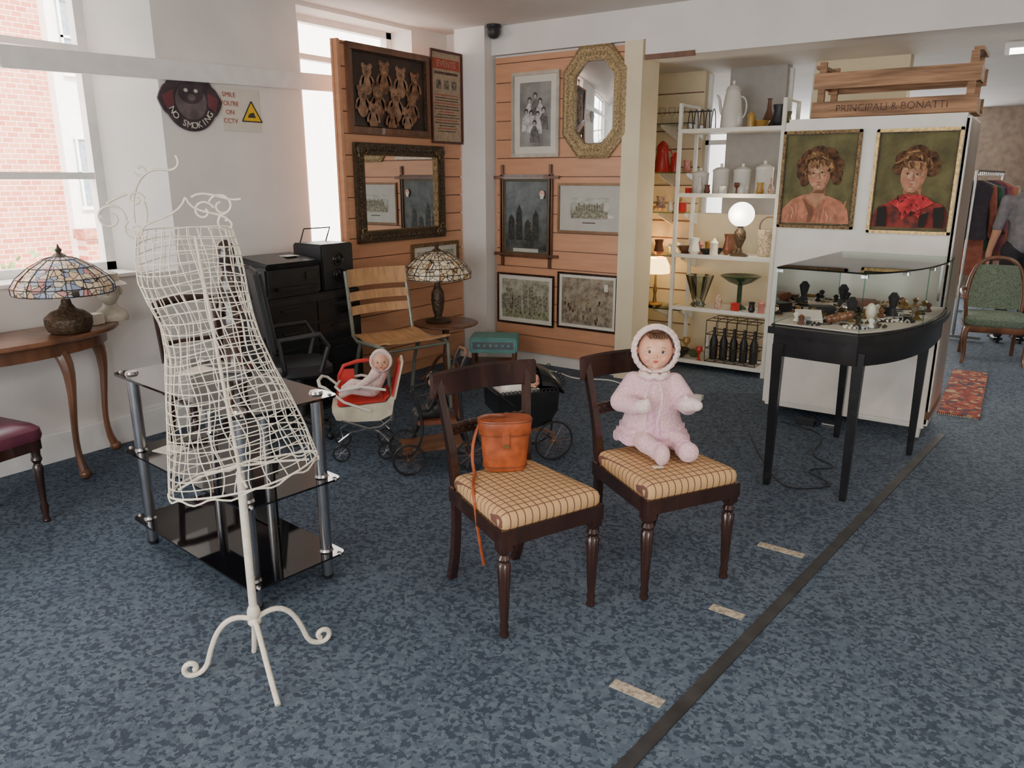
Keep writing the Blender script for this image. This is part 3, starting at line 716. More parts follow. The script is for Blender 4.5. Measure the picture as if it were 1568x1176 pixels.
text(ob,"stencil_lettering","PRINCIPALI & BONATTI",(0,-D/2-.0062,.055),.060,M_ink)

# ---------------------------------------------------------------- white shelf unit
UX=-2.25
b=B("white_metal_shelf_unit",(UX,6.28,0))
W,Dp=.84,.36
zs=(.07,.53,.98,1.48,1.99)
for x in (-W/2,W/2):
    for y in (0,Dp): b.bx((x-.014,y-.014,0),(x+.014,y+.014,2.2),M_whitem)
for z in zs: b.bx((-W/2+.01,-.01,z-.02),(W/2-.01,Dp+.01,z),M_whitem); b.bx((-W/2,-.016,z-.024),(W/2,-.008,z+.008),M_whitem)
for x in (-W/2,W/2): b.bx((x-.006,0,2.18),(x+.006,Dp,2.2),M_whitem)
b.done(False)
def vessel(name,loc,prof,m,handle=None,spout=None,seg=20,lid=False,s=1):
    b=B(name,loc); b.lathe((0,0,0),prof,m,seg)
    if handle: 
        r,z0,z1=handle; b.tube(bez((r*.9,0,z1),(r*1.9,0,z1+.01),(r*1.9,0,z0),(r*.9,0,z0)),.006,m)
    if spout:
        r,z0,z1=spout; b.tube(bez((-r*.9,0,z0),(-r*1.5,0,z0),(-r*1.3,0,z1),(-r*1.8,0,z1)),[.016-.0008*i for i in range(11)],m,8)
    o=b.done(); o.scale=(s,s,s); return o
SX=lambda x:UX+x
can=[(.06,0),(.065,.005),(.065,.15),(.068,.155),(.068,.17),(.04,.185),(.012,.19),(.012,.21),(.004,.215)]
vessel("enamel_coffee_pot",(SX(-.05),6.44,1.991),[(.09,0),(.085,.12),(.062,.27),(.055,.29),(.062,.30),(.045,.33),(.01,.345),(.014,.37),(.003,.38)],M_porc,handle=(.07,.08,.25),spout=(.075,.12,.27))
for x,h in ((-.30,1),(-.12,1.15),(.06,1.15),(.24,1.25)):
    vessel("white_storage_canister",(SX(x),6.48,1.481),[(r*1.05,z*h) for r,z in can],M_porc)
b=B("black_toast_rack",(SX(-.29),6.40,1.991))
for k in range(5):
    b.tube(bez((-.1+.05*k,-.04,0),(-.1+.05*k,-.04,.22),(-.1+.05*k,.06,.22),(-.1+.05*k,.06,0)),.004,M_blackm)
b.bx((-.105,-.045,.0),(.105,.065,.008),M_blackm); b.bx((-.105,-.05,.14),(.105,-.042,.15),M_blackm); b.done()
b=B("lit_globe_table_lamp",(SX(.11),6.38,.981))
b.lathe((0,0,0),[(.07,0),(.075,.012),(.03,.03),(.018,.07),(.03,.10),(.05,.15),(.045,.20),(.02,.235),(.04,.25)],M_bronze); b.sph((0,0,.34),(.105,.105,.10),M_globe,u=24,v=16); b.done()
b=B("wicker_basket",(SX(.31),6.50,.981)); b.lathe((0,0,0),[(.075,0),(.085,.02),(.09,.2),(.095,.21),(.085,.215)],mat("wicker",(.42,.34,.24),.9,var=.4,scale=60,bump=.8)); b.ring((0,0,.24),.08,.006,M_wood,20,'y'); b.done()
b=B("cut_glass_vase",(SX(-.22),6.40,.531)); b.lathe((0,0,0),[(.06,0),(.07,.01),(.05,.04),(.08,.14),(.12,.27),(.105,.27),(.04,.06)],glassmat("cut_glass",(.82,.86,.84),.45,.1),20,flute=.15,fn=10); b.done()
b=B("green_glass_comport",(SX(.12),6.45,.531)); b.lathe((0,0,.0),[(.07,0),(.06,.015),(.02,.04),(.02,.2),(.10,.23),(.17,.28),(.16,.285),(.03,.25)],mat("dark_green_glass",(.03,.07,.03),.15)); b.done()
pal=[M_red,M_wood,M_porc,M_blackm,M_china,M_brass,M_ivory,M_leatherd,mat("mustard_glaze",(.45,.26,.06),.3),mat("olive_glaze",(.12,.13,.05),.3),mat("pink_glass",(.6,.25,.22),.2)]
prs=[[(.03,0),(.05,.03),(.035,.1),(.045,.14),(.04,.14),(.01,.02)],[(.04,0),(.045,.01),(.045,.07),(.05,.08),(.044,.08),(.01,.01)],[(.02,0),(.04,.05),(.015,.12),(.012,.18),(.02,.185)],[(.035,0),(.06,.03),(.075,.06),(.07,.06),(.02,.012)],[(.035,0),(.035,.1),(.04,.11),(.02,.13),(.008,.15)],[(.03,0),(.008,.01),(.008,.06),(.03,.09),(.025,.12),(.02,.12)]]
random.seed(21)
def clutter(name,x0,x1,y0,y1,z,n,mx=1.0,mn=.6):
    b=B(name,(0,0,z)); pl=[]; t=0
    while len(pl)<n and t<n*30:
        t+=1; s=random.uniform(mn,mx); x=random.uniform(x0,x1); y=random.uniform(y0,y1)
        if any((x-a)**2+(y-c)**2<(.055*(s+q))**2 for a,c,q in pl): continue
        pl.append((x,y,s)); p=random.choice(prs); b.lathe((x,y,.001),[(r*s,zz*s) for r,zz in p],random.choice(pal),14)
    b.done()
clutter("assorted_crockery",SX(-.38),SX(.0),6.31,6.58,.98,14,1.2,.7)
clutter("assorted_crockery",SX(-.36),SX(.36),6.31,6.37,1.48,8,.8,.5)
clutter("assorted_crockery",SX(-.08),SX(.38),6.31,6.35,.53,6,1.0)
clutter("assorted_crockery",SX(.12),SX(.38),6.31,6.58,1.99,6,1.3,.8)
clutter("assorted_crockery",SX(-.37),SX(-.15),6.31,6.56,.07,5,1.3,.9)
b=B("wire_bottle_crate",(SX(.12),6.45,.071))
for x in range(6):
    for y in (-.14,.14):
        b.cyl((-.22+.088*x,y,0),(-.22+.088*x,y,.36),.0035,.0035,M_bronze,5)
for z in (0.004,.12,.24,.36):
    for y in (-.14,0,.14): b.cyl((-.22,y,z),(.22,y,z),.004,.004,M_bronze,5)
    for x in range(6): b.cyl((-.22+.088*x,-.14,z),(-.22+.088*x,.14,z),.003,.003,M_bronze,5)
for x in range(5):
    b.lathe((-.176+.088*x,-.05,.01),[(.033,0),(.035,.01),(.035,.16),(.012,.23),(.012,.28)],M_blackm,10)
b.done()

b=B("glass_bracket_shelving",(-3.02,6.86,0))
for z in (2.06,1.65,1.31,.93,.45):
    b.bx((-.3,-.34,z),(.33,.03,z+.008),M_glass); b.bx((-.3,-.343,z),(.33,-.34,z+.008),M_glassedge)
    for x in (-.22,.05,.30):
        b.rings([[(x-.008,.035,z),(x-.008,-.30,z),(x-.008,-.28,z-.025),(x-.008,.035,z-.12)],[(x+.008,.035,z),(x+.008,-.30,z),(x+.008,-.28,z-.025),(x+.008,.035,z-.12)]],M_whitem)
b.done(False)
b=B("trim_slatwall_alcove"); 
for k in range(15): b.bx((-3.6,6.895,.1+k*.16),(-2.73,6.9,.11+k*.16),M_slatg)
b.done(False)
vessel("red_enamel_jug",(-3.0,6.68,1.661),[(.07,0),(.075,.01),(.055,.15),(.045,.2),(.055,.22),(.03,.25),(.01,.27)],M_red,handle=(.06,.05,.19))
for k in range(5): vessel("wine_glass",(-3.20+.09*k,6.68,2.07),[(.025,0),(.004,.008),(.004,.06),(.03,.09),(.028,.14)],M_glass)
b=B("lit_table_lamp",(-3.0,6.66,.459)); b.lathe((0,0,0),[(.07,0),(.07,.012),(.02,.03),(.012,.1),(.02,.14),(.01,.2),(.008,.32)],M_brass)
b.lathe((0,0,.30),[(.125,0),(.13,.01),(.12,.08),(.09,.14),(.085,.135),(.12,.08),(.12,.005)],M_glow); b.done()
b=B("china_figurine",(-3.12,6.66,.939)); b.lathe((0,0,0),[(.06,0),(.05,.03),(.03,.11),(.035,.14),(.012,.17)],M_china); b.sph((0,0,.19),.026,M_skin); b.done()
clutter("assorted_crockery",-3.25,-2.76,6.56,6.78,1.318,7,1.2)
clutter("assorted_crockery",-3.02,-2.76,6.56,6.78,.938,5,1.2)
clutter("assorted_crockery",-2.90,-2.76,6.56,6.78,1.658,2,1.2)

# ---------------------------------------------------------------- pictures
def picture(name,loc,w,h,rz,fm,fw,img,mount=None,mw=0,fd=.022,tilt=0,inner=None):
    b=B(name,loc,rz=rz,rx=tilt)
    def frame(w,h,fw,y,d,m,bv=.004):
        for dx,dz,ww,hh in ((0,h/2-fw/2,w,fw),(0,-h/2+fw/2,w,fw),(w/2-fw/2,0,fw,h-2*fw),(-w/2+fw/2,0,fw,h-2*fw)):
            b.box((dx,y,dz),(ww,d,hh),m,bev=min(bv,fw*.3))
    frame(w,h,fw,-fd/2,fd,fm)
    if inner: frame(w-2*fw+.012,h-2*fw+.012,.012,-fd/2+.001,fd*.8,inner,.002)
    b.box((0,-.004,0),(w-fw,.006,h-fw),mount or img)
    if mw: b.box((0,-.0078,-.0),(w-2*fw-2*mw,.0016,h-2*fw-2*mw),img)
    return b
YW=5.623
b=picture("framed_family_photograph",(-3.67,YW,2.115),.47,.67,0,mat("pewter_frame",(.50,.44,.36),.4,.3),.028,mat("photo_backdrop",(.26,.25,.23),.4,var=.4,scale=5),M_paper,.055)
Mg=mat("photo_white_dress",(.55,.53,.50),.5,var=.35,scale=30); Md=mat("photo_dark_hair",(.05,.045,.04),.5); Mfc=mat("photo_face",(.42,.38,.34),.5)
pp=[(-.055,.11),(.0,.145),(.05,.10),(-.085,.02),(.085,.03),(-.035,.01),(.03,.0),(0,-.07)]
for i,(x,z) in enumerate(pp):
    y=-.0086-.0012*i; b.prismy([(x-.012,z-.02),(x+.012,z-.02),(x+.035,z-.055),(x+.045,z-.15),(x-.045,z-.15),(x-.035,z-.055)],y,y-.0005,Mg if i%3!=1 else mat("photo_grey_suit",(.14,.13,.12),.5,var=.4,scale=30))
    b.disc((x,z+.006),.020,.024,Md,y=y-.0003,th=.0005); b.disc((x,z-.004),.013,.017,Mfc,y=y-.0006,th=.0005)
b.done()
I3=etching("dark_nocturne_print",(.09,.10,.09),(.015,.018,.02),5,(1,1,1))
b=picture("oxford_frame_print",(-3.755,YW-.002,1.29),.54,.70,0,M_wood,.03,I3,mat("dark_mount",(.10,.085,.05),.6),.03)
for sx in (-1,1): b.box((sx*.245,-.012,0),(.026,.02,.86),M_wood,bev=.002)
for sz in (-1,1): b.box((0,-.014,sz*.325),(.66,.02,.026),M_wood,bev=.002)
for x,hh in ((-.15,.22),(-.07,.30),(.02,.18),(.1,.26)): b.prismy([(x-.035,-.2),(x-.03,-.2+hh*.8),(x,-.2+hh),(x+.03,-.2+hh*.8),(x+.035,-.2)],-.0087,-.0093,mat("nocturne_tower",(.035,.035,.03),.6,var=.6,scale=50))
b.disc((-.1,-.06),.008,.012,M_goldd,y=-.0095); b.disc((.05,-.1),.008,.01,M_goldd,y=-.0095)
b.box((0,-.012,-.285),(.26,.002,.03),M_paperg); b.disc((.17,.19),.026,.030,mat("price_tag_pink",(.7,.35,.3),.7),y=-.022)
b.box((.17,-.024,.17),(.03,.001,.04),M_paper)
b.done()
I4=etching("topographic_engraving",(.50,.50,.42),(.30,.29,.23),10)
Mcast=mat("engraved_buildings",(.20,.18,.12),.6,var=.6,scale=70)
def landscape(b,w,h,y=-.0088):
    b.prismy([(-w,-h),(w,-h),(w,-h*.3),(w*.4,-h*.1),(-w*.2,-h*.35),(-w,-h*.15)],y,y-.0005,mat("engraved_ground",(.26,.24,.17),.6,var=.5,scale=60))
    x=-w*.75; k=0
    while x<w*.75:
        hh=h*(.25+.35*abs(math.sin(k*1.7))); b.prismy([(x,-h*.3),(x,hh*.7),(x+w*.06,hh),(x+w*.12,hh*.7),(x+w*.12,-h*.3)],y-.0005,y-.001,Mcast); x+=w*.14; k+=1
b=picture("framed_landscape_engraving",(-3.14,YW,1.37),.595,.40,0,mat("brown_gilt_frame",(.25,.13,.06),.4,.2),.02,I4,M_paperg,.095); landscape(b,.17,.08); b.box((0,-.0085,-.115),(.12,.001,.008),M_ink); b.box((.2,-.012,-.06),(.05,.001,.025),M_paper); b.done()
I5=etching("cathedral_print",(.46,.44,.34),(.22,.20,.14),12,(1,1,1))
b=picture("framed_cathedral_print",(-3.76,YW,.575),.60,.45,0,M_mahog,.018,I5,M_paper,.035); 
Mst=mat("print_stone",(.22,.20,.14),.7,var=.6,scale=60)
for k,(x,w_,hh) in enumerate(((-.23,.05,.03),(-.17,.07,.08),(-.09,.10,.02),(.0,.05,.11),(.06,.05,.11),(.13,.09,.03),(.21,.05,.06))):
    b.prismy([(x-w_/2,-.10),(x-w_/2,hh),(x-w_/4,hh+.015),(x,hh+.005),(x+w_/4,hh+.015),(x+w_/2,hh),(x+w_/2,-.10)],-.0087,-.0093,Mst)
b.prismy([(-.245,-.165),(.245,-.165),(.245,-.09),(-.245,-.10)],-.0094,-.01,mat("print_green_ground",(.24,.25,.15),.7,var=.4,scale=50))
for k in range(9): b.disc((-.2+.05*k,-.115-.01*(k%2)),.007,.016,M_ink,y=-.0102,th=.0004,n=8)
b.done()
I6=etching("crowd_print",(.38,.32,.23),(.14,.10,.07),14,(1,1,1))
b=picture("framed_crowd_print",(-3.14,YW,.605),.575,.48,0,M_mahog,.018,I6,M_paper,.025)
random.seed(9)
Mtan=mat("print_tan",(.34,.26,.16),.7)
for k in range(60): x,z=random.uniform(-.22,.22),random.uniform(-.17,.02); b.disc((x,z),.010,.022,random.choice([Mcast,Mst,Mtan,M_ink]),y=-.0088-.00005*k,th=.0004,n=8); b.disc((x,z+.024),.006,.007,Mtan,y=-.0089-.00005*k,th=.0004,n=8)
b.box((.18,-.014,.13),(.035,.001,.06),M_paper); b.done()
def octm():
    b=B("octagonal_gilt_mirror",(-3.115,YW,2.18))
    def oc(w,h,c): return [(w-c,-h),(w,-h+c*1.2),(w,h-c*1.2),(w-c,h),(-w+c,h),(-w,h-c*1.2),(-w,-h+c*1.2),(-w+c,-h)]
    o=oc(.285,.42,.15); i=oc(.175,.31,.095)
    def at(p,y): return [(x,y,z) for x,z in p]
    mid=oc(.26,.395,.14); mid2=oc(.20,.335,.105)
    b.rings([at(o,0),at(o,-.02),at(mid,-.034),at(mid2,-.022),at(i,-.028),at(i,-.006)],M_goldm,cap=False)
    b.rings([at(i,-.007),at(oc(.16,.295,.088),-.011)],M_mirror,cap=True)
    n=len(mid)
    for k in range(n):
        p=Vector(mid[k]); q=Vector(mid[(k+1)%n]); L=(q-p).length; c=max(2,int(L/.03))
        for j in range(c):
            w=p+(q-p)*j/c; w2=w*.9; b.sph((w2.x,-.026,w2.y),(.012,.009,.012),M_goldm,u=8,v=6)
    b.done()
octm()
XP=-4.349
Iegg=mat("dark_still_life_ground",(.035,.018,.012),.4,var=.5,scale=5)
b=picture("teddy_bears_painting",(XP,4.61,2.24),.90,.62,90,M_wood,.05,Iegg,None,0,.03,inner=M_bronze)
Mf=mat("teddy_fur",(.20,.10,.05),.6,var=.6,scale=24); Mfl=mat("teddy_fur_light",(.30,.17,.10),.6,var=.4,scale=24)
random.seed(5)
for k,(x,z,s) in enumerate([(-.24,.13,1.1),(-.06,.16,1.2),(.12,.14,1.15),(.28,.12,1.05),(-.30,-.03,1.1),(-.14,-.01,1.25),(.05,-.02,1.3),(.23,-.04,1.2),(-.2,-.13,.95),(.0,-.14,1.0),(.17,-.14,.9)]):
    y=-.008-.0016*k; f1,f2=(Mf,Mfl) if k%2 else (Mfl,Mf)
    b.disc((x,z-.085*s),.052*s,.065*s,f1,y=y,th=.0005)
    for q in (-1,1): b.disc((x+q*.05*s,z-.065*s),.018*s,.042*s,f1,y=y,th=.0005,rot=q*25); b.disc((x+q*.034*s,z+.034*s),.017*s,.017*s,f1,y=y,th=.0005)
    b.disc((x,z),.043*s,.040*s,f1,y=y-.0004,th=.0005); b.disc((x,z-.012*s),.019*s,.016*s,f2,y=y-.0008,th=.0004); b.disc((x,z-.005*s),.006*s,.005*s,Md,y=y-.0011,th=.0004)
    for q in (-1,1): b.disc((x+q*.016*s,z+.010*s),.004*s,.004*s,Md,y=y-.0009,th=.0004)
b.done()
rd=mat("poster_red",(.40,.07,.04),.7)
Mpp=mat("poster_paper",(.40,.30,.20),.7,var=.12,scale=30)
b=picture("vintage_event_poster",(XP,5.29,2.255),.41,.73,90,mat("poster_frame_dark",(.10,.03,.02),.4),.018,Mpp)
b.box((0,-.009,.26),(.34,.001,.08),rd); b.box((0,-.009,.19),(.30,.001,.02),M_ink)
for k in range(3): b.box((-.1+.1*k,-.009,.10),(.06,.001,.07),mat("poster_print",(.16,.13,.10),.7,var=.7,scale=50))
for k in range(14): b.box((0,-.009,.02-.022*k),(random.uniform(.2,.33),.001,.007),M_ink if k%3 else rd)
o=b.done(); text(o,"poster_title","EVENTS",(0,-.0105,.26),.07,Mpp)
b=picture("ornate_wall_mirror",(XP,4.70,1.495),1.02,.74,90,M_bronze,.085,M_mirror,None,0,.04,tilt=0,inner=M_goldd)
for k in range(30):
    for sz in (-1,1): b.sph((-.47+.0325*k,-.042,sz*.328),(.012,.008,.016),M_bronze,u=8,v=6)
for k in range(20):
    for sx in (-1,1): b.sph((sx*.468,-.042,-.31+.0325*k),(.016,.008,.012),M_bronze,u=8,v=6)
for sx in (-1,1):
    for sz in (-1,1):
        b.sph((sx*.46,-.045,sz*.32),(.045,.018,.045),M_bronze); b.ring((sx*.42,-.045,sz*.32),.025,.007,M_goldd,14); b.ring((sx*.46,-.045,sz*.28),.025,.007,M_goldd,14)
b.done()
b=picture("small_framed_print",(XP,5.1,.93),.62,.30,90,M_goldd,.03,I4,M_paper,.04); b.done()

# signs on wall between windows
b=B("no_smoking_sign",(XL+.006,3.08,2.08),rz=90)
Ms=mat("sign_dark_plate",(.05,.035,.045),.5,var=.4)
p=[]
for k in range(60):
    a=2*math.pi*k/60; r=.185
    if abs(math.degrees(a)-180)<25 or math.degrees(a)<25 or math.degrees(a)>335: r=.225-.0012*abs(((math.degrees(a)+90)%180)-90)
    if 60<math.degrees(a)<80 or 100<math.degrees(a)<120: r=.215
    p.append((r*math.cos(a),r*math.sin(a)))
b.prismy(p,0,-.012,Ms)
Msm=mat("sign_mid",(.12,.09,.10),.5,var=.4)
b.disc((0,-.005),.11,.11,Msm,y=-.012,th=.002)
b.disc((0,.05),.085,.07,Ms,y=-.014,th=.004)
for sx in (-1,1): b.disc((sx*.035,.06),.014,.011,M_paperg,y=-.018,th=.002); b.prismy([(sx*.12,.06),(sx*.2,.02),(sx*.17,-.06),(sx*.12,-.03)],-.012,-.016,mat("sign_maroon",(.14,.04,.05),.5))
b.disc((0,.02),.028,.02,Msm,y=-.018,th=.003)
o=b.done()
for i,ch in enumerate("NO SMOKING"):
    a=rad(205+13.8*i); 
    if ch!=' ': text(o,"letter_%d"%i,ch,(.150*math.cos(a),-.0135,.150*math.sin(a)),.055,M_paper,(90,math.degrees(-a)-90,0))
b=B("smile_cctv_warning_sign",(XL+.004,3.46,2.05),rz=90); b.box((0,0,0),(.30,.004,.27),M_paper)
b.prismy([(.0,-.07),(.16,-.07),(.08,.06)],-.002,-.005,mat("warning_yellow",(.75,.48,.02),.5)); b.prismy([(.045,-.045),(.11,-.045),(.095,-.01),(.06,-.02)],-.005,-.0065,M_black)
for q in (((0,-.07),(.16,-.07)),((.16,-.07),(.08,.06)),((.08,.06),(0,-.07))): b.cyl((q[0][0],-.005,q[0][1]),(q[1][0],-.005,q[1][1]),.004,.004,M_black,6)
o=b.done(); 
for i,s in enumerate(("SMILE","YOU'RE","ON","CCTV")): text(o,"line_%d"%i,s,(-.09,-.0035,.09-.055*i),.042,rd)

b=B("dome_security_camera",(-4.02,5.52,2.82)); b.lathe((0,0,0),[(.005,-.11),(.035,-.10),(.05,-.075),(.052,-.05),(.05,-.03),(.06,-.02),(.06,0)],M_blackm); b.done()

# ---------------------------------------------------------------- table lamps (tiffany)
def tiffany(name,loc,sc,m,base):
    b=B(name,loc)
    b.lathe((0,0,0),base,M_bronze,20)
    zt=base[-1][1]
    pr=[(.27,zt-.06),(.272,zt-.02),(.24,zt+.03),(.17,zt+.09),(.09,zt+.135),(.035,zt+.15)]
    b.lathe((0,0,0),pr+[(r*.97,z-.006) for r,z in pr[::-1]],m,32)
    for r,z in (pr[0],pr[1],pr[2],pr[3],pr[4]): b.ring((0,0,z),r+.001,.003,M_lead,40,'z',5)
    for k in range(16):
        a=2*math.pi*k/16; b.tube([((r+.002)*math.cos(a),(r+.002)*math.sin(a),z) for r,z in pr],.0025,M_lead,5)
    b.lathe((0,0,zt+.148),[(.045,0),(.03,.015),(.012,.025),(.02,.04),(.008,.055),(.002,.075)],M_bronze,14)
    b.sph((0,0,zt-.01),.035,mat("red_lit_bulb",(1,.35,.2),.4,emit=6))
    o=b.done(); o.scale=(sc,sc,sc); return o
base1=[(.10,0),(.115,.01),(.13,.05),(.13,.09),(.09,.125),(.05,.14),(.03,.17),(.02,.22),(.015,.30)]
tiffany("tiffany_table_lamp",(-4.30,2.0,.802),.90,M_tif,base1)
base2=[(.10,0),(.11,.015),(.04,.035),(.03,.05),(.045,.10),(.055,.18),(.05,.24),(.03,.28),(.02,.32),(.015,.42)]
tiffany("tiffany_table_lamp",(-3.94,4.64,.502),.98,M_tif2,base2)

# ---------------------------------------------------------------- demilune side table (left)
b=B("demilune_side_table",(-4.60,1.70,0))
hp=[(.46*math.sin(rad(a)),-.68*math.cos(rad(a))) for a in range(0,181,12)]
b.layers(hp,[(.99,.77),(1.01,.778),(1.01,.792),(1.0,.80)],M_wood,c=(0,0)); b.layers(hp,[(.9,.70),(.9,.77)],M_wood,c=(0,0))
for x,y in ((.38,.22),(.30,-.44),(.06,.56),(.06,-.56)):
    o=bez((x*.92,y*.92,.72),(x*1.15,y*1.15,.60),(x*.86,y*.86,.25),(x*1.02,y*1.02,.04),12)
    b.tube(o,[.036,.036,.034,.03,.026,.022,.02,.018,.017,.016,.017,.02,.024],M_wood,8); b.sph((x*1.03,y*1.03,.028),(.032,.032,.028),M_wood)
b.done()
def bust(loc,s,m,rz):
    b=B("display_head_bust",loc,rz=rz); b.lathe((0,0,0),[(.085,0),(.09,.02),(.08,.05),(.04,.08),(.035,.10)],m,18,sy=.7)
    b.sph((0,0,.175),(.062,.078,.088),m); b.sph((0,-.035,.14),(.045,.045,.05),m); b.sph((0,-.082,.165),(.01,.015,.018),m); b.sph((0,-.075,.135),(.018,.01,.007),m)
    for sx in (-1,1): b.sph((sx*.062,0,.16),(.01,.016,.022),m); b.sph((sx*.025,-.068,.18),(.013,.012,.008),m)
    b.lathe((0,0,.20),[(.10,0),(.085,.01),(.066,.02),(.06,.06),(.02,.075)],m,18)
    o=b.done(); o.scale=(s,s,s); return o
Mb=mat("milky_glass_bust",(.50,.45,.36),.2,var=.2)
bust((-4.47,2.32,.802),1.05,Mb,60); bust((-4.36,1.44,.802),1.05,Mb,60)
b=B("small_card_box",(-4.42,2.20,.802)); b.box((0,0,.03),(.07,.07,.06),M_paper,rot=(0,0,20),bev=.002); b.done()

def maroon(name,loc,rz,back=True):
    b=B(name,loc,rz=rz)
    for sx in (-1,1):
        b.lathe((sx*.19,.18,0),[(.012,0),(.018,.01),(.013,.03),(.02,.08),(.014,.1),(.018,.2),(.024,.28),(.015,.30),(.025,.32),(.02,.34),(.024,.40)],M_mahog,16)
        b.tube([(sx*.17,-.27,0),(sx*.17,-.2,.2),(sx*.17,-.19,.42)]+([(sx*.175,-.21,.65),(sx*.18,-.25,.90)] if back else []),.02,M_mahog,4)
    b.layers(rpoly(.44,.44,.05),[(1,.37),(1,.42)],M_mahog); b.layers(rpoly(.45,.45,.06),[(1,.42),(1.02,.44),(1,.47),(.9,.49),(.5,.50),(.02,.50)],M_purple)
    if back:
        b.tube([(-.2,-.25,.88),(-.1,-.27,.905),(0,-.275,.91),(.1,-.27,.905),(.2,-.25,.88)],.024,M_mahog,8); b.tube([(-.18,-.22,.66),(0,-.235,.66),(.18,-.22,.66)],.015,M_mahog,8)
    b.done()
maroon("maroon_seat_chair",(-3.96,1.32,0),10,True)
maroon("maroon_seat_chair",(-3.98,2.60,0),-100,True)

# ---------------------------------------------------------------- black office units
b=B("black_drawer_cabinet",(-4.33,3.55,0),rz=90)
b.box((0,.0,.42),(.86,.42,.84),M_blackm,bev=.01)
for c in (-.215,.215):
    for k in range(5):
        b.box((c,-.215,.10+.155*k),(.40,.012,.14),M_black,bev=.004); b.box((c,-.225,.135+.155*k),(.16,.012,.014),M_blackm)
b.done()
b=B("black_printer",(-4.31,3.40,.842),rz=90)
b.box((0,0,.10),(.46,.36,.20),M_blackm,bev=.015); b.box((0,-.03,.225),(.44,.30,.04),M_black,rot=(8,0,0),bev=.01); b.box((0,-.19,.06),(.34,.06,.02),M_black); b.box((.14,-.185,.13),(.10,.01,.05),M_bglass)
b.box((.1,0,.252),(.10,.12,.003),M_paper); b.done()
b=B("black_stereo_speaker",(-4.31,3.82,.842),rz=90); b.box((0,0,.16),(.30,.30,.32),M_blackm,bev=.01)
for z in (.10,.21): b.ring((0,-.152,z),.045,.006,M_black,20); b.sph((0,-.15,z),(.03,.01,.03),M_black)
b.tube([(-.12,.1,.32),(-.12,.05,.42),(.12,.05,.42),(.12,.1,.32)],.005,M_blackm); b.done()
b=B("black_office_chair",(-3.79,3.10,0),rz=150)
b.layers(rpoly(.40,.38,.1),[(.9,.42),(1,.44),(1,.48),(.9,.50),(.02,.505)],M_blackm)
b.box((0,.19,.84),(.36,.05,.50),M_blackm,rot=(-8,0,0),bev=.02); b.cyl((0,.17,.44),(0,.20,.66),.02,.02,M_blackm)
b.cyl((0,0,.1),(0,0,.43),.025,.025,M_blackm)
for k in range(5):
    a=rad(72*k+10); b.tube([(0,0,.12),(.20*math.cos(a),.20*math.sin(a),.07)],[.025,.018],M_blackm); b.sph((.20*math.cos(a),.20*math.sin(a),.026),.026,M_blackm)
for sx in (-1,1): b.tube([(sx*.19,.12,.46),(sx*.23,.12,.50),(sx*.23,.14,.68),(sx*.22,-.10,.70),(sx*.21,-.15,.62),(sx*.19,-.1,.46)],.016,M_blackm,8)
b.done()

# ---------------------------------------------------------------- plywood chair
b=B("plywood_school_chair",(-3.72,3.97,0),rz=-105)
Mt=mat("grey_green_tube_frame",(.22,.23,.19),.4,.3)
rs=[]
for i in range(9):
    y=.25-.48*i/8; z=.51+.02*math.cos(i*.8)-.012*i/8
    rs.append([(-.25,y,z),(-.12,y,z-.008),(.12,y,z-.008),(.25,y,z),(.25,y,z+.012),(.12,y,z+.004),(-.12,y,z+.004),(-.25,y,z+.012)])
b.rings(rs,M_ply)
for z0,h in ((.66,.06),(.76,.06),(.86,.12)):
    rs=[]
    for i in range(11):
        x=-.24+.48*i/10; y=-.26-.05*(1-(x/.24)**2)-.12*(z0-.66)
        rs.append([(x,y+.006,z0),(x,y-.012,z0+h),(x,y-.022,z0+h),(x,y-.004,z0)])
    b.rings(rs,M_ply)
for sx in (-1,1):
    b.tube([(sx*.25,.24,0),(sx*.25,.22,.47),(sx*.25,.18,.49),(sx*.25,-.18,.485),(sx*.25,-.24,.52),(sx*.245,-.32,.97)],.014,Mt,8)
    b.tube([(sx*.25,-.14,.48),(sx*.25,-.22,.3),(sx*.25,-.28,0)],.014,Mt,8)
b.cyl((-.25,.20,.47),(.25,.20,.47),.011,.011,Mt,8); b.cyl((-.25,-.17,.47),(.25,-.17,.47),.011,.011,Mt,8)
b.done()
b=B("round_side_table",(-3.90,4.68,0)); b.lathe((0,0,0),[(.25,.48),(.26,.485),(.26,.495),(.25,.50)],M_wood,28); b.lathe((0,0,0),[(.02,.1),(.03,.2),(.018,.3),(.028,.42),(.04,.48)],M_wood,14)
for k in range(3):
    a=rad(120*k+80); b.tube([tuple(Vector((math.cos(a)*p[0],math.sin(a)*p[0],p[2]))) for p in bez((.01,0,.22),(.1,0,.25),(.12,0,.05),(.22,0,.012),8)],.013,M_wood)
b.done()
b=B("teal_record_player_case",(-3.78,5.18,0),rz=30)
b.box((0,0,.26),(.40,.28,.13),M_teal,bev=.012); b.box((0,-.143,.26),(.34,.004,.06),M_chrome)
for k in range(6): b.cyl((-.12+.05*k,-.15,.26),(-.12+.05*k,-.135,.26),.012,.012,M_teal,10)
for x in (-.17,.17):
    for y in (-.1,.1): b.cyl((x,y,0),(x,y,.20),.012,.016,M_wood,8)
b.box((0,0,.10),(.32,.2,.02),M_wood); b.done()

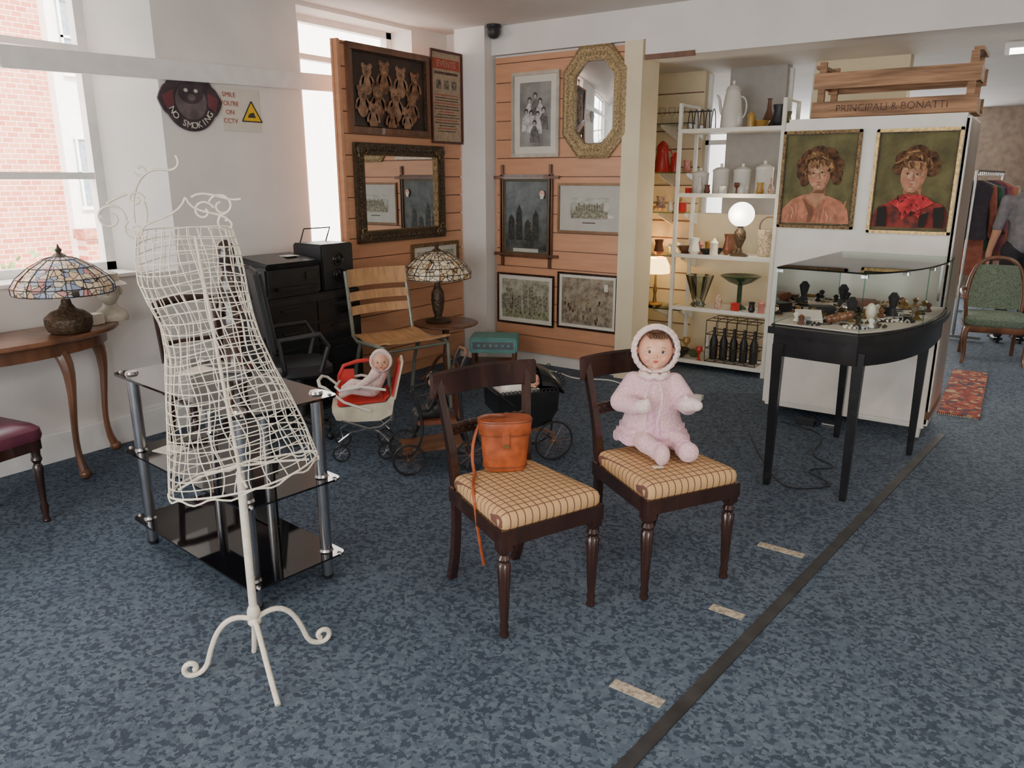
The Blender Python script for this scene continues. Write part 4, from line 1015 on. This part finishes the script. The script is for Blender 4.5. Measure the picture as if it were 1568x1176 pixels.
# ---------------------------------------------------------------- prams with dolls
def smalldoll(e,head,r,body,dress,capm,hat=True):
    b=B("doll_head"); face(b,head,r)
    b.done(parent=e)
    if hat:
        b=B("doll_bonnet"); x,y,z=head
        b.sph((x,y+r*.28,z+r*.15),(r*1.12,r*1.0,r*1.15),capm); b.tube([(x+r*1.05*math.cos(q),y-.35*r,z+r*.12+r*1.05*math.sin(q)) for q in [2*math.pi*k/24 for k in range(24)]],r*.16,capm,6,closed=True); b.done(parent=e)
    b=B("doll_body")
    for pts,rs in body: limb(b,pts,rs,dress)
    remesh(b.done(parent=e),.006,3)
e=empty("cream_dolls_pushchair",(-3.24,3.10,0),45)
b=B("pushchair_frame")
prof=[(-.17,.30),(-.15,.25),(-.05,.235),(.10,.235),(.17,.27),(.19,.37),(.17,.38),(.14,.345),(-.12,.325),(-.17,.335)]
b.prismy(prof,-.12,.12,M_creamp); b.prismy([(-.13,.33),(.13,.35),(.16,.385),(.155,.395),(.12,.36),(-.14,.345)],-.115,.115,M_red)
b.rings([[(x+(z-.36)*.25,y,z) for y,z in ((-.115,.37),(.115,.37),(.09,.56),(-.09,.56))] for x in (.17,.182)],M_red)
b.rings([[(x+(z-.36)*.25,y,z) for y,z in ((-.12,.36),(.12,.36),(.095,.575),(-.095,.575))] for x in (.183,.195)],M_creamp)
b.tube([(-.14,.11,.34),(-.13,.11,.46),(-.10,.11,.52),(-.02,.11,.545),(.05,.11,.55)],.012,M_red,8); b.rings([[(-.13,y,.36),(-.12,y,.50),(-.04,y,.50),(-.04,y,.36)] for y in (.105,.112)],M_red)
for sy in (-.13,.13):
    b.tube([(-.13,sy,.055),(-.14,sy,.12),(-.06,sy,.18),(.10,sy,.20),(.16,sy,.24)],.007,M_chrome); b.tube([(.13,sy,.055),(.15,sy,.10),(.09,sy,.17),(-.12,sy,.25)],.007,M_chrome)
    for x in (-.13,.13): b.wheel((x,sy*1.08,.052),.046,M_blackm,.006,8,'y',M_chrome)
    b.tube([(.05,sy,.30),(-.10,sy,.36),(-.20,sy,.45),(-.23,sy*.9,.46)],.008,M_whitem); 
b.tube([(-.23,-.117,.46),(-.245,0,.462),(-.23,.117,.46)],.010,M_whitem,8)
b.tube([(.14,-.12,.42),(0,-.14,.45),(-.12,-.13,.43),(-.15,0,.42),(-.12,.13,.43),(0,.14,.45),(.14,.12,.42)],.008,M_whitem)
for x in (-.13,.13): b.cyl((x,-.14,.055),(x,.14,.055),.004,.004,M_chrome,6)
b.done(parent=e)
smalldoll(e,(.12,-.05,.575),.055,[([(.11,0,.50),(.06,-.02,.41)],[.05,.055]),([(.09,-.05,.50),(.02,-.09,.46),(-.02,-.10,.44)],[.025,.022,.018]),([(.04,-.05,.40),(-.06,-.07,.42),(-.11,-.07,.39)],[.035,.028,.022]),([(.05,.04,.40),(-.05,.03,.43),(-.10,.03,.40)],[.035,.028,.022])],M_pinkp,M_pinkp)
e=empty("wooden_dolls_stroller",(-2.76,3.20,0),48)
b=B("stroller_frame")
for x,r in ((-.17,.085),(.18,.085)):
    for sy in (-.14,.14): b.wheel((x,sy,r+.004),r,M_blackm,.007,10,'y',M_wood)
    b.cyl((x,-.14,r+.004),(x,.14,r+.004),.006,.006,M_blackm,6)
for sy in (-.11,.11):
    b.tube([(-.2,sy,.12),(.2,sy,.15)],.011,M_wood,4); b.tube(bez((.18,sy,.10),(.12,sy,.35),(.10,sy,.55),(.17,sy,.66),12),.010,M_blackm); b.tube(bez((-.15,sy,.11),(-.06,sy,.2),(-.08,sy,.3),(-.12,sy,.44),10)+[(-.02,sy,.46),(.10,sy,.45)],.009,M_blackm)
    b.ring((-.0,sy,.40),.05,.004,M_blackm,16)
b.tube([(.17,-.11,.66),(.185,0,.67),(.17,.11,.66)],.011,M_wood,8)
b.box((-.02,0,.135),(.34,.2,.012),M_wood,rot=(0,-4,0)); b.box((0,0,.285),(.22,.22,.025),M_leatherd,bev=.006)
b.rings([[(x,y,z) for y,z in ((-.10,.30),(.10,.30),(.10,.56),(-.10,.56))] for x in (.118,.13)],M_leatherd)
b.done(parent=e)
smalldoll(e,(.0,-.02,.505),.043,[([(.02,0,.445),(0,-.01,.34)],[.045,.065]),([(.0,-.05,.43),(-.05,-.10,.37)],[.026,.02]),([(.04,.04,.43),(.06,-.02,.36)],[.026,.02]),([(0,-.03,.33),(-.10,-.05,.32),(-.12,-.05,.24)],[.04,.03,.022]),([(0,.04,.33),(-.10,.03,.32),(-.12,.03,.24)],[.04,.03,.022])],M_blackm,M_black)
e=empty("black_dolls_pram",(-2.44,3.62,0),55)
b=B("pram_body")
pp=[(-.20,.42),(-.19,.30),(-.12,.22),(0,.20),(.12,.22),(.17,.30),(.18,.42)]
b.rings([[(x,y*.13,z) for x,z in pp] for y in (-1,1)],M_black)
rs=[]
for i in range(6):
    a=rad(-5+i*17); rs.append([(.04+.17*math.cos(a),.135*math.cos(rad(q)),.40+.16*math.sin(a)*(.35+.65*math.sin(rad(q))) ) for q in range(0,181,15)])
b.rings(rs,M_black,close=False,cap=False)
for k in range(14): b.ring((-.17+.025*k,-.135,.425),.012,.003,M_blackm,10)
for k in range(8): b.ring((.21-.002*k*k,-.12,.44+.018*k),.012,.003,M_blackm,10)
for x,r in ((-.14,.10),(.14,.115)):
    for sy in (-.15,.15): b.wheel((x,sy,r+.005),r,M_blackm,.007,12,'y',M_wood)
    b.cyl((x,-.15,r+.005),(x,.15,r+.005),.005,.005,M_chrome,6)
for sy in (-.13,.13): b.tube(bez((-.14,sy,.10),(-.2,sy,.22),(.2,sy,.22),(.14,sy,.12),12),.007,M_wood); b.tube([(-.10,sy,.35),(-.24,sy,.47),(-.27,sy,.49)],.007,M_blackm)
b.cyl((-.27,-.13,.49),(-.27,.13,.49),.010,.010,M_wood,8)
b.box((-.05,0,.415),(.26,.22,.03),M_porc,bev=.012)
b.done(parent=e)
smalldoll(e,(.04,-.06,.475),.045,[([(.02,-.03,.44),(-.10,-.03,.44)],[.045,.05])],M_porc,M_black)

# ---------------------------------------------------------------- right background
b=B("green_upholstered_armchair",(-.34,8.15,0),rz=-170)
b.layers(rpoly(.54,.50,.08),[(.95,.30),(1,.32),(1,.36)],M_wood); b.layers(rpoly(.54,.50,.1),[(.95,.36),(1,.38),(1,.43),(.9,.46),(.5,.475),(.02,.48)],M_green)
rs=[]
for i in range(7):
    z=.48+.42*i/6; w=.22*(1-.25*(i/6)**3)
    rs.append([(x*w,-.22-.06*i/6+.05*sy*(1-.5*x*x)-.0,z) for x,sy in ((-1,.3),(-.5,1),(0,1),(.5,1),(1,.3),(1,-.3),(.5,-.6),(0,-.6),(-.5,-.6),(-1,-.3))])
b.rings(rs,M_green)
b.tube(bez((-.24,-.22,.46),(-.27,-.28,.95),(-.1,-.31,.97),(0,-.31,.97),10)+bez((0,-.31,.97),(.1,-.31,.97),(.27,-.28,.95),(.24,-.22,.46),10)[1:],.02,M_wood,8)
for sx in (-1,1):
    b.tube(bez((sx*.26,-.22,.66),(sx*.33,-.05,.68),(sx*.32,.1,.66),(sx*.29,.18,.62))+[(sx*.27,.16,.5),(sx*.26,.15,.36)],.018,M_wood,8)
    b.tube(bez((sx*.24,.22,.34),(sx*.29,.27,.25),(sx*.22,.22,.12),(sx*.26,.27,0)),[.028-.0012*k for k in range(11)],M_wood,8); b.tube([(sx*.22,-.22,.32),(sx*.23,-.30,0)],.018,M_wood,6)
o=b.done(); o.scale=(.93,.93,.93)
b=B("patterned_rug",(-.40,6.75,0),rz=2); b.box((0,0,.006),(.26,1.5,.012),M_rug)
for k in range(20): b.cyl((-.12+.0125*k,-.75,.004),(-.12+.0125*k,-.78,.004),.002,.002,M_paper,4)
b.done(False)
random.seed(31)
b=B("clothes_rail",(-.66,9.95,0),rz=-4); b.cyl((0,-.9,1.68),(0,.9,1.68),.014,.014,M_chrome)
for y in (-.9,.9): b.cyl((0,y,.04),(0,y,1.68),.014,.014,M_chrome); b.box((0,y,.03),(.5,.03,.03),M_chrome)
cc=[(.04,.035,.05),(.30,.10,.07),(.05,.10,.07),(.42,.28,.24),(.05,.05,.09),(.30,.25,.2),(.03,.03,.03),(.16,.05,.08)]
for k in range(14):
    y=-.82+.125*k; m=mat("garment_%d"%(k%8),cc[k%8],.9,bump=.3,scale=20); L=random.uniform(.6,1.15); ww=random.uniform(.75,1.1); tw=random.uniform(-12,12)
    rs=[]
    for t,w,d in ((.03,.03,.01),(.07,.12,.022),(.11,.20*ww,.028),(.3,.17*ww,.032),(L*.7,.18*ww,.04),(L,.20*ww,.045)):
        rs.append([(w*math.cos(q)+.04*math.sin(rad(tw*3)),y+d*math.sin(q)*(1+.35*math.sin(3*q+k))+w*math.cos(q)*math.sin(rad(tw)),1.62-t) for q in [2*math.pi*j/18 for j in range(18)]])
    b.rings(rs,m); b.ring((0,y,1.655),.02,.003,M_chrome,8)
    for sx in (-1,1): 
        if k%3: limb(b,[(sx*.17*ww,y+sx*.17*math.sin(rad(tw)),1.50),(sx*.215*ww,y+sx*.2*math.sin(rad(tw)),1.25),(sx*.21*ww,y,1.05)],[.035,.036,.03],m)
b.done()
b=B("dark_display_shelf",(.45,12.1,0)); 
for z in (.05,.5,.95,1.4,1.85,2.25): b.box((0,0,z),(1.7,.4,.03),M_wood)
for x in (-.84,.84): b.box((x,0,1.15),(.03,.4,2.25),M_wood)
b.box((0,.19,1.15),(1.7,.02,2.25),M_mahog)
for k in range(45):
    b.lathe((-.75+.1*(k%15),-.05,.516+.45*(k//15)),[(.03,0),(.04,.03),(.04,.15),(.015,.2)],random.choice([M_wood,M_porc,M_red,M_teal,M_brass]),8)
b.done()
e=empty("person_in_grey_shirt",(-.25,9.15,0),200)
Msh=mat("grey_cotton_shirt",(.22,.21,.24),.85,bump=.3,scale=18); Mtr=mat("dark_trousers",(.03,.03,.04),.85)
b=B("shirt"); 
limb(b,[(0,0,1.0),(0,0,1.2),(0,0,1.36)],[.145,.15,.14],Msh); b.sph((0,0,1.38),(.20,.11,.08),Msh)
for sx in (-1,1): limb(b,[(sx*.19,0,1.40),(sx*.24,.0,1.14)],[.06,.05],Msh)
remesh(b.done(parent=e),.015,4)
b=B("skin")
limb(b,[(0,0,1.42),(0,-.01,1.52)],[.055,.052],M_skin); b.sph((0,-.02,1.63),(.075,.09,.112),M_skin); b.sph((0,-.112,1.62),(.012,.02,.02),M_skin)
for sx in (-1,1):
    limb(b,[(sx*.24,0,1.13),(sx*.25,-.10,.92),(sx*.25,-.12,.86)],[.043,.03,.03],M_skin); b.sph((sx*.075,0,1.63),(.012,.018,.028),M_skin)
    b.sph((sx*.25,-.13,.82),(.022,.04,.05),M_skin)
    for k in range(4): limb(b,[(sx*.25,-.155+.02*k,.79),(sx*.245,-.16+.02*k,.745),(sx*.235,-.16+.02*k,.715+.006*abs(k-1.5))],[.0095,.009,.008],M_skin)
    limb(b,[(sx*.24,-.165,.835),(sx*.225,-.185,.80),(sx*.22,-.19,.775)],[.011,.0095,.009],M_skin)
remesh(b.done(parent=e),.006,2)
b=B("hair"); b.sph((0,.012,1.665),(.084,.092,.095),M_hair); b.done(parent=e)
b=B("face_features")
for sx in (-1,1): b.sph((sx*.03,-.100,1.645),(.011,.008,.008),M_eyew); b.sph((sx*.03,-.106,1.645),(.006,.004,.006),M_eye)
b.sph((0,-.100,1.575),(.025,.010,.008),M_lip); b.done(parent=e)
b=B("trousers"); b.sph((0,0,.96),(.16,.12,.13),Mtr)
for sx in (-1,1): limb(b,[(sx*.09,0,.92),(sx*.10,-.01,.5),(sx*.10,.02,.09)],[.095,.065,.045],Mtr)
remesh(b.done(parent=e),.015,3)
b=B("shoes")
for sx in (-1,1): b.box((sx*.10,-.04,.04),(.085,.26,.08),M_black,bev=.03)
b.done(parent=e)

# cables
b=B("black_power_cable"); pts=[(-1.35,5.15,.008),(-1.05,5.0,.008),(-1.0,4.6,.008),(-.85,4.45,.008),(-.95,4.3,.008),(-.80,4.15,.008),(-.98,4.0,.008),(-1.2,4.3,.008),(-1.5,4.9,.008)]
sm=[]
for a,c,d,f in zip([pts[0]]+pts,pts,pts[1:],pts[2:]+[pts[-1]]):
    for i in range(8):
        t=i/8; sm.append(tuple(.5*((2*q)+(-p+r)*t+(2*p-5*q+4*r-s_)*t*t+(-p+3*q-3*r+s_)*t**3) for p,q,r,s_ in zip(a,c,d,f)))
b.tube(sm,.004,M_blackm); b.done()
b=B("white_extension_cable"); b.tube([(-3.5+.06*k,5.42+.05*math.sin(k*.7),.007) for k in range(25)],.006,M_porc); b.box((-2.02,5.35,.02),(.07,.05,.04),M_porc,bev=.004); b.done()
b=B("power_adaptor",(-1.2,5.20,0)); b.box((0,0,.02),(.12,.06,.04),M_blackm,bev=.005); b.box((.16,.02,.015),(.12,.06,.03),M_chrome,bev=.005); b.done()

# fluorescent fixtures (the last two are unseen, added to light the room)
def fluo(loc,L,rz=0,P=25):
    b=B("fluorescent_ceiling_light",loc,rz=rz); b.box((0,0,-.02),(L,.12,.04),M_white,bev=.005); b.cyl((-L/2+.03,0,-.058),(L/2-.03,0,-.058),.018,.018,M_tube,12)
    for s in (-1,1): b.box((s*(L/2-.015),0,-.05),(.03,.05,.06),M_white)
    o=b.done()
    l=bpy.data.lights.new("tube_light",'AREA'); l.shape='RECTANGLE'; l.size=L; l.size_y=.1; l.energy=P; l.color=(1,.88,.74)
    lo=bpy.data.objects.new("tube_light",l); COL.objects.link(lo); lo.parent=o; lo.location=(0,0,-.085)
fluo((.12,6.75,2.52),1.2,0,26); fluo((.8,10.0,2.52),1.2,0,22); fluo((.8,1.5,2.82),1.5,90,46); fluo((-2.2,-1.2,2.82),1.5,0,46)
for nm,loc,pw,col in (("lamp_bulb",(-3.0,6.60,.83),9,(1,.64,.28)),("lamp_bulb",(-2.14,6.18,1.33),5,(1,.80,.55))):
    l=bpy.data.lights.new(nm,'POINT'); l.energy=pw; l.color=col; l.shadow_soft_size=.05
    o=bpy.data.objects.new(nm,l); COL.objects.link(o); o.location=loc

# ---------------------------------------------------------------- light
w=bpy.data.worlds.new("world"); bpy.context.scene.world=w; w.use_nodes=True
bg=w.node_tree.nodes["Background"]; bg.inputs[0].default_value=(.97,.98,1,1); bg.inputs[1].default_value=9.0
s=bpy.data.lights.new("sun",'SUN'); s.energy=14; s.angle=rad(1); s.color=(1,.95,.88); so=bpy.data.objects.new("sun",s); COL.objects.link(so); so.rotation_euler=(rad(12),rad(48),0)
def portal(name,loc,rot,sx,sy):
    l=bpy.data.lights.new(name,'AREA'); l.shape='RECTANGLE'; l.size=sx; l.size_y=sy; l.cycles.is_portal=True
    o=bpy.data.objects.new(name,l); COL.objects.link(o); o.location=loc; o.rotation_euler=[rad(a) for a in rot]
portal("window_portal_1",(-4.99,1.78,1.91),(0,-90,0),1.76,1.66)
portal("window_portal_2",(-4.99,4.6,1.91),(0,-90,0),1.76,1.21)
portal("window_portal_4",(-.5,-3.21,1.45),(90,0,0),5.4,1.9)

# ---------------------------------------------------------------- camera
cam=bpy.data.cameras.new("camera"); cam.sensor_width=36; cam.lens=27.05
co=bpy.data.objects.new("camera",cam); COL.objects.link(co); co.location=(0,0,1.6); co.rotation_euler=(rad(75.1),0,rad(34.8))
bpy.context.scene.camera=co
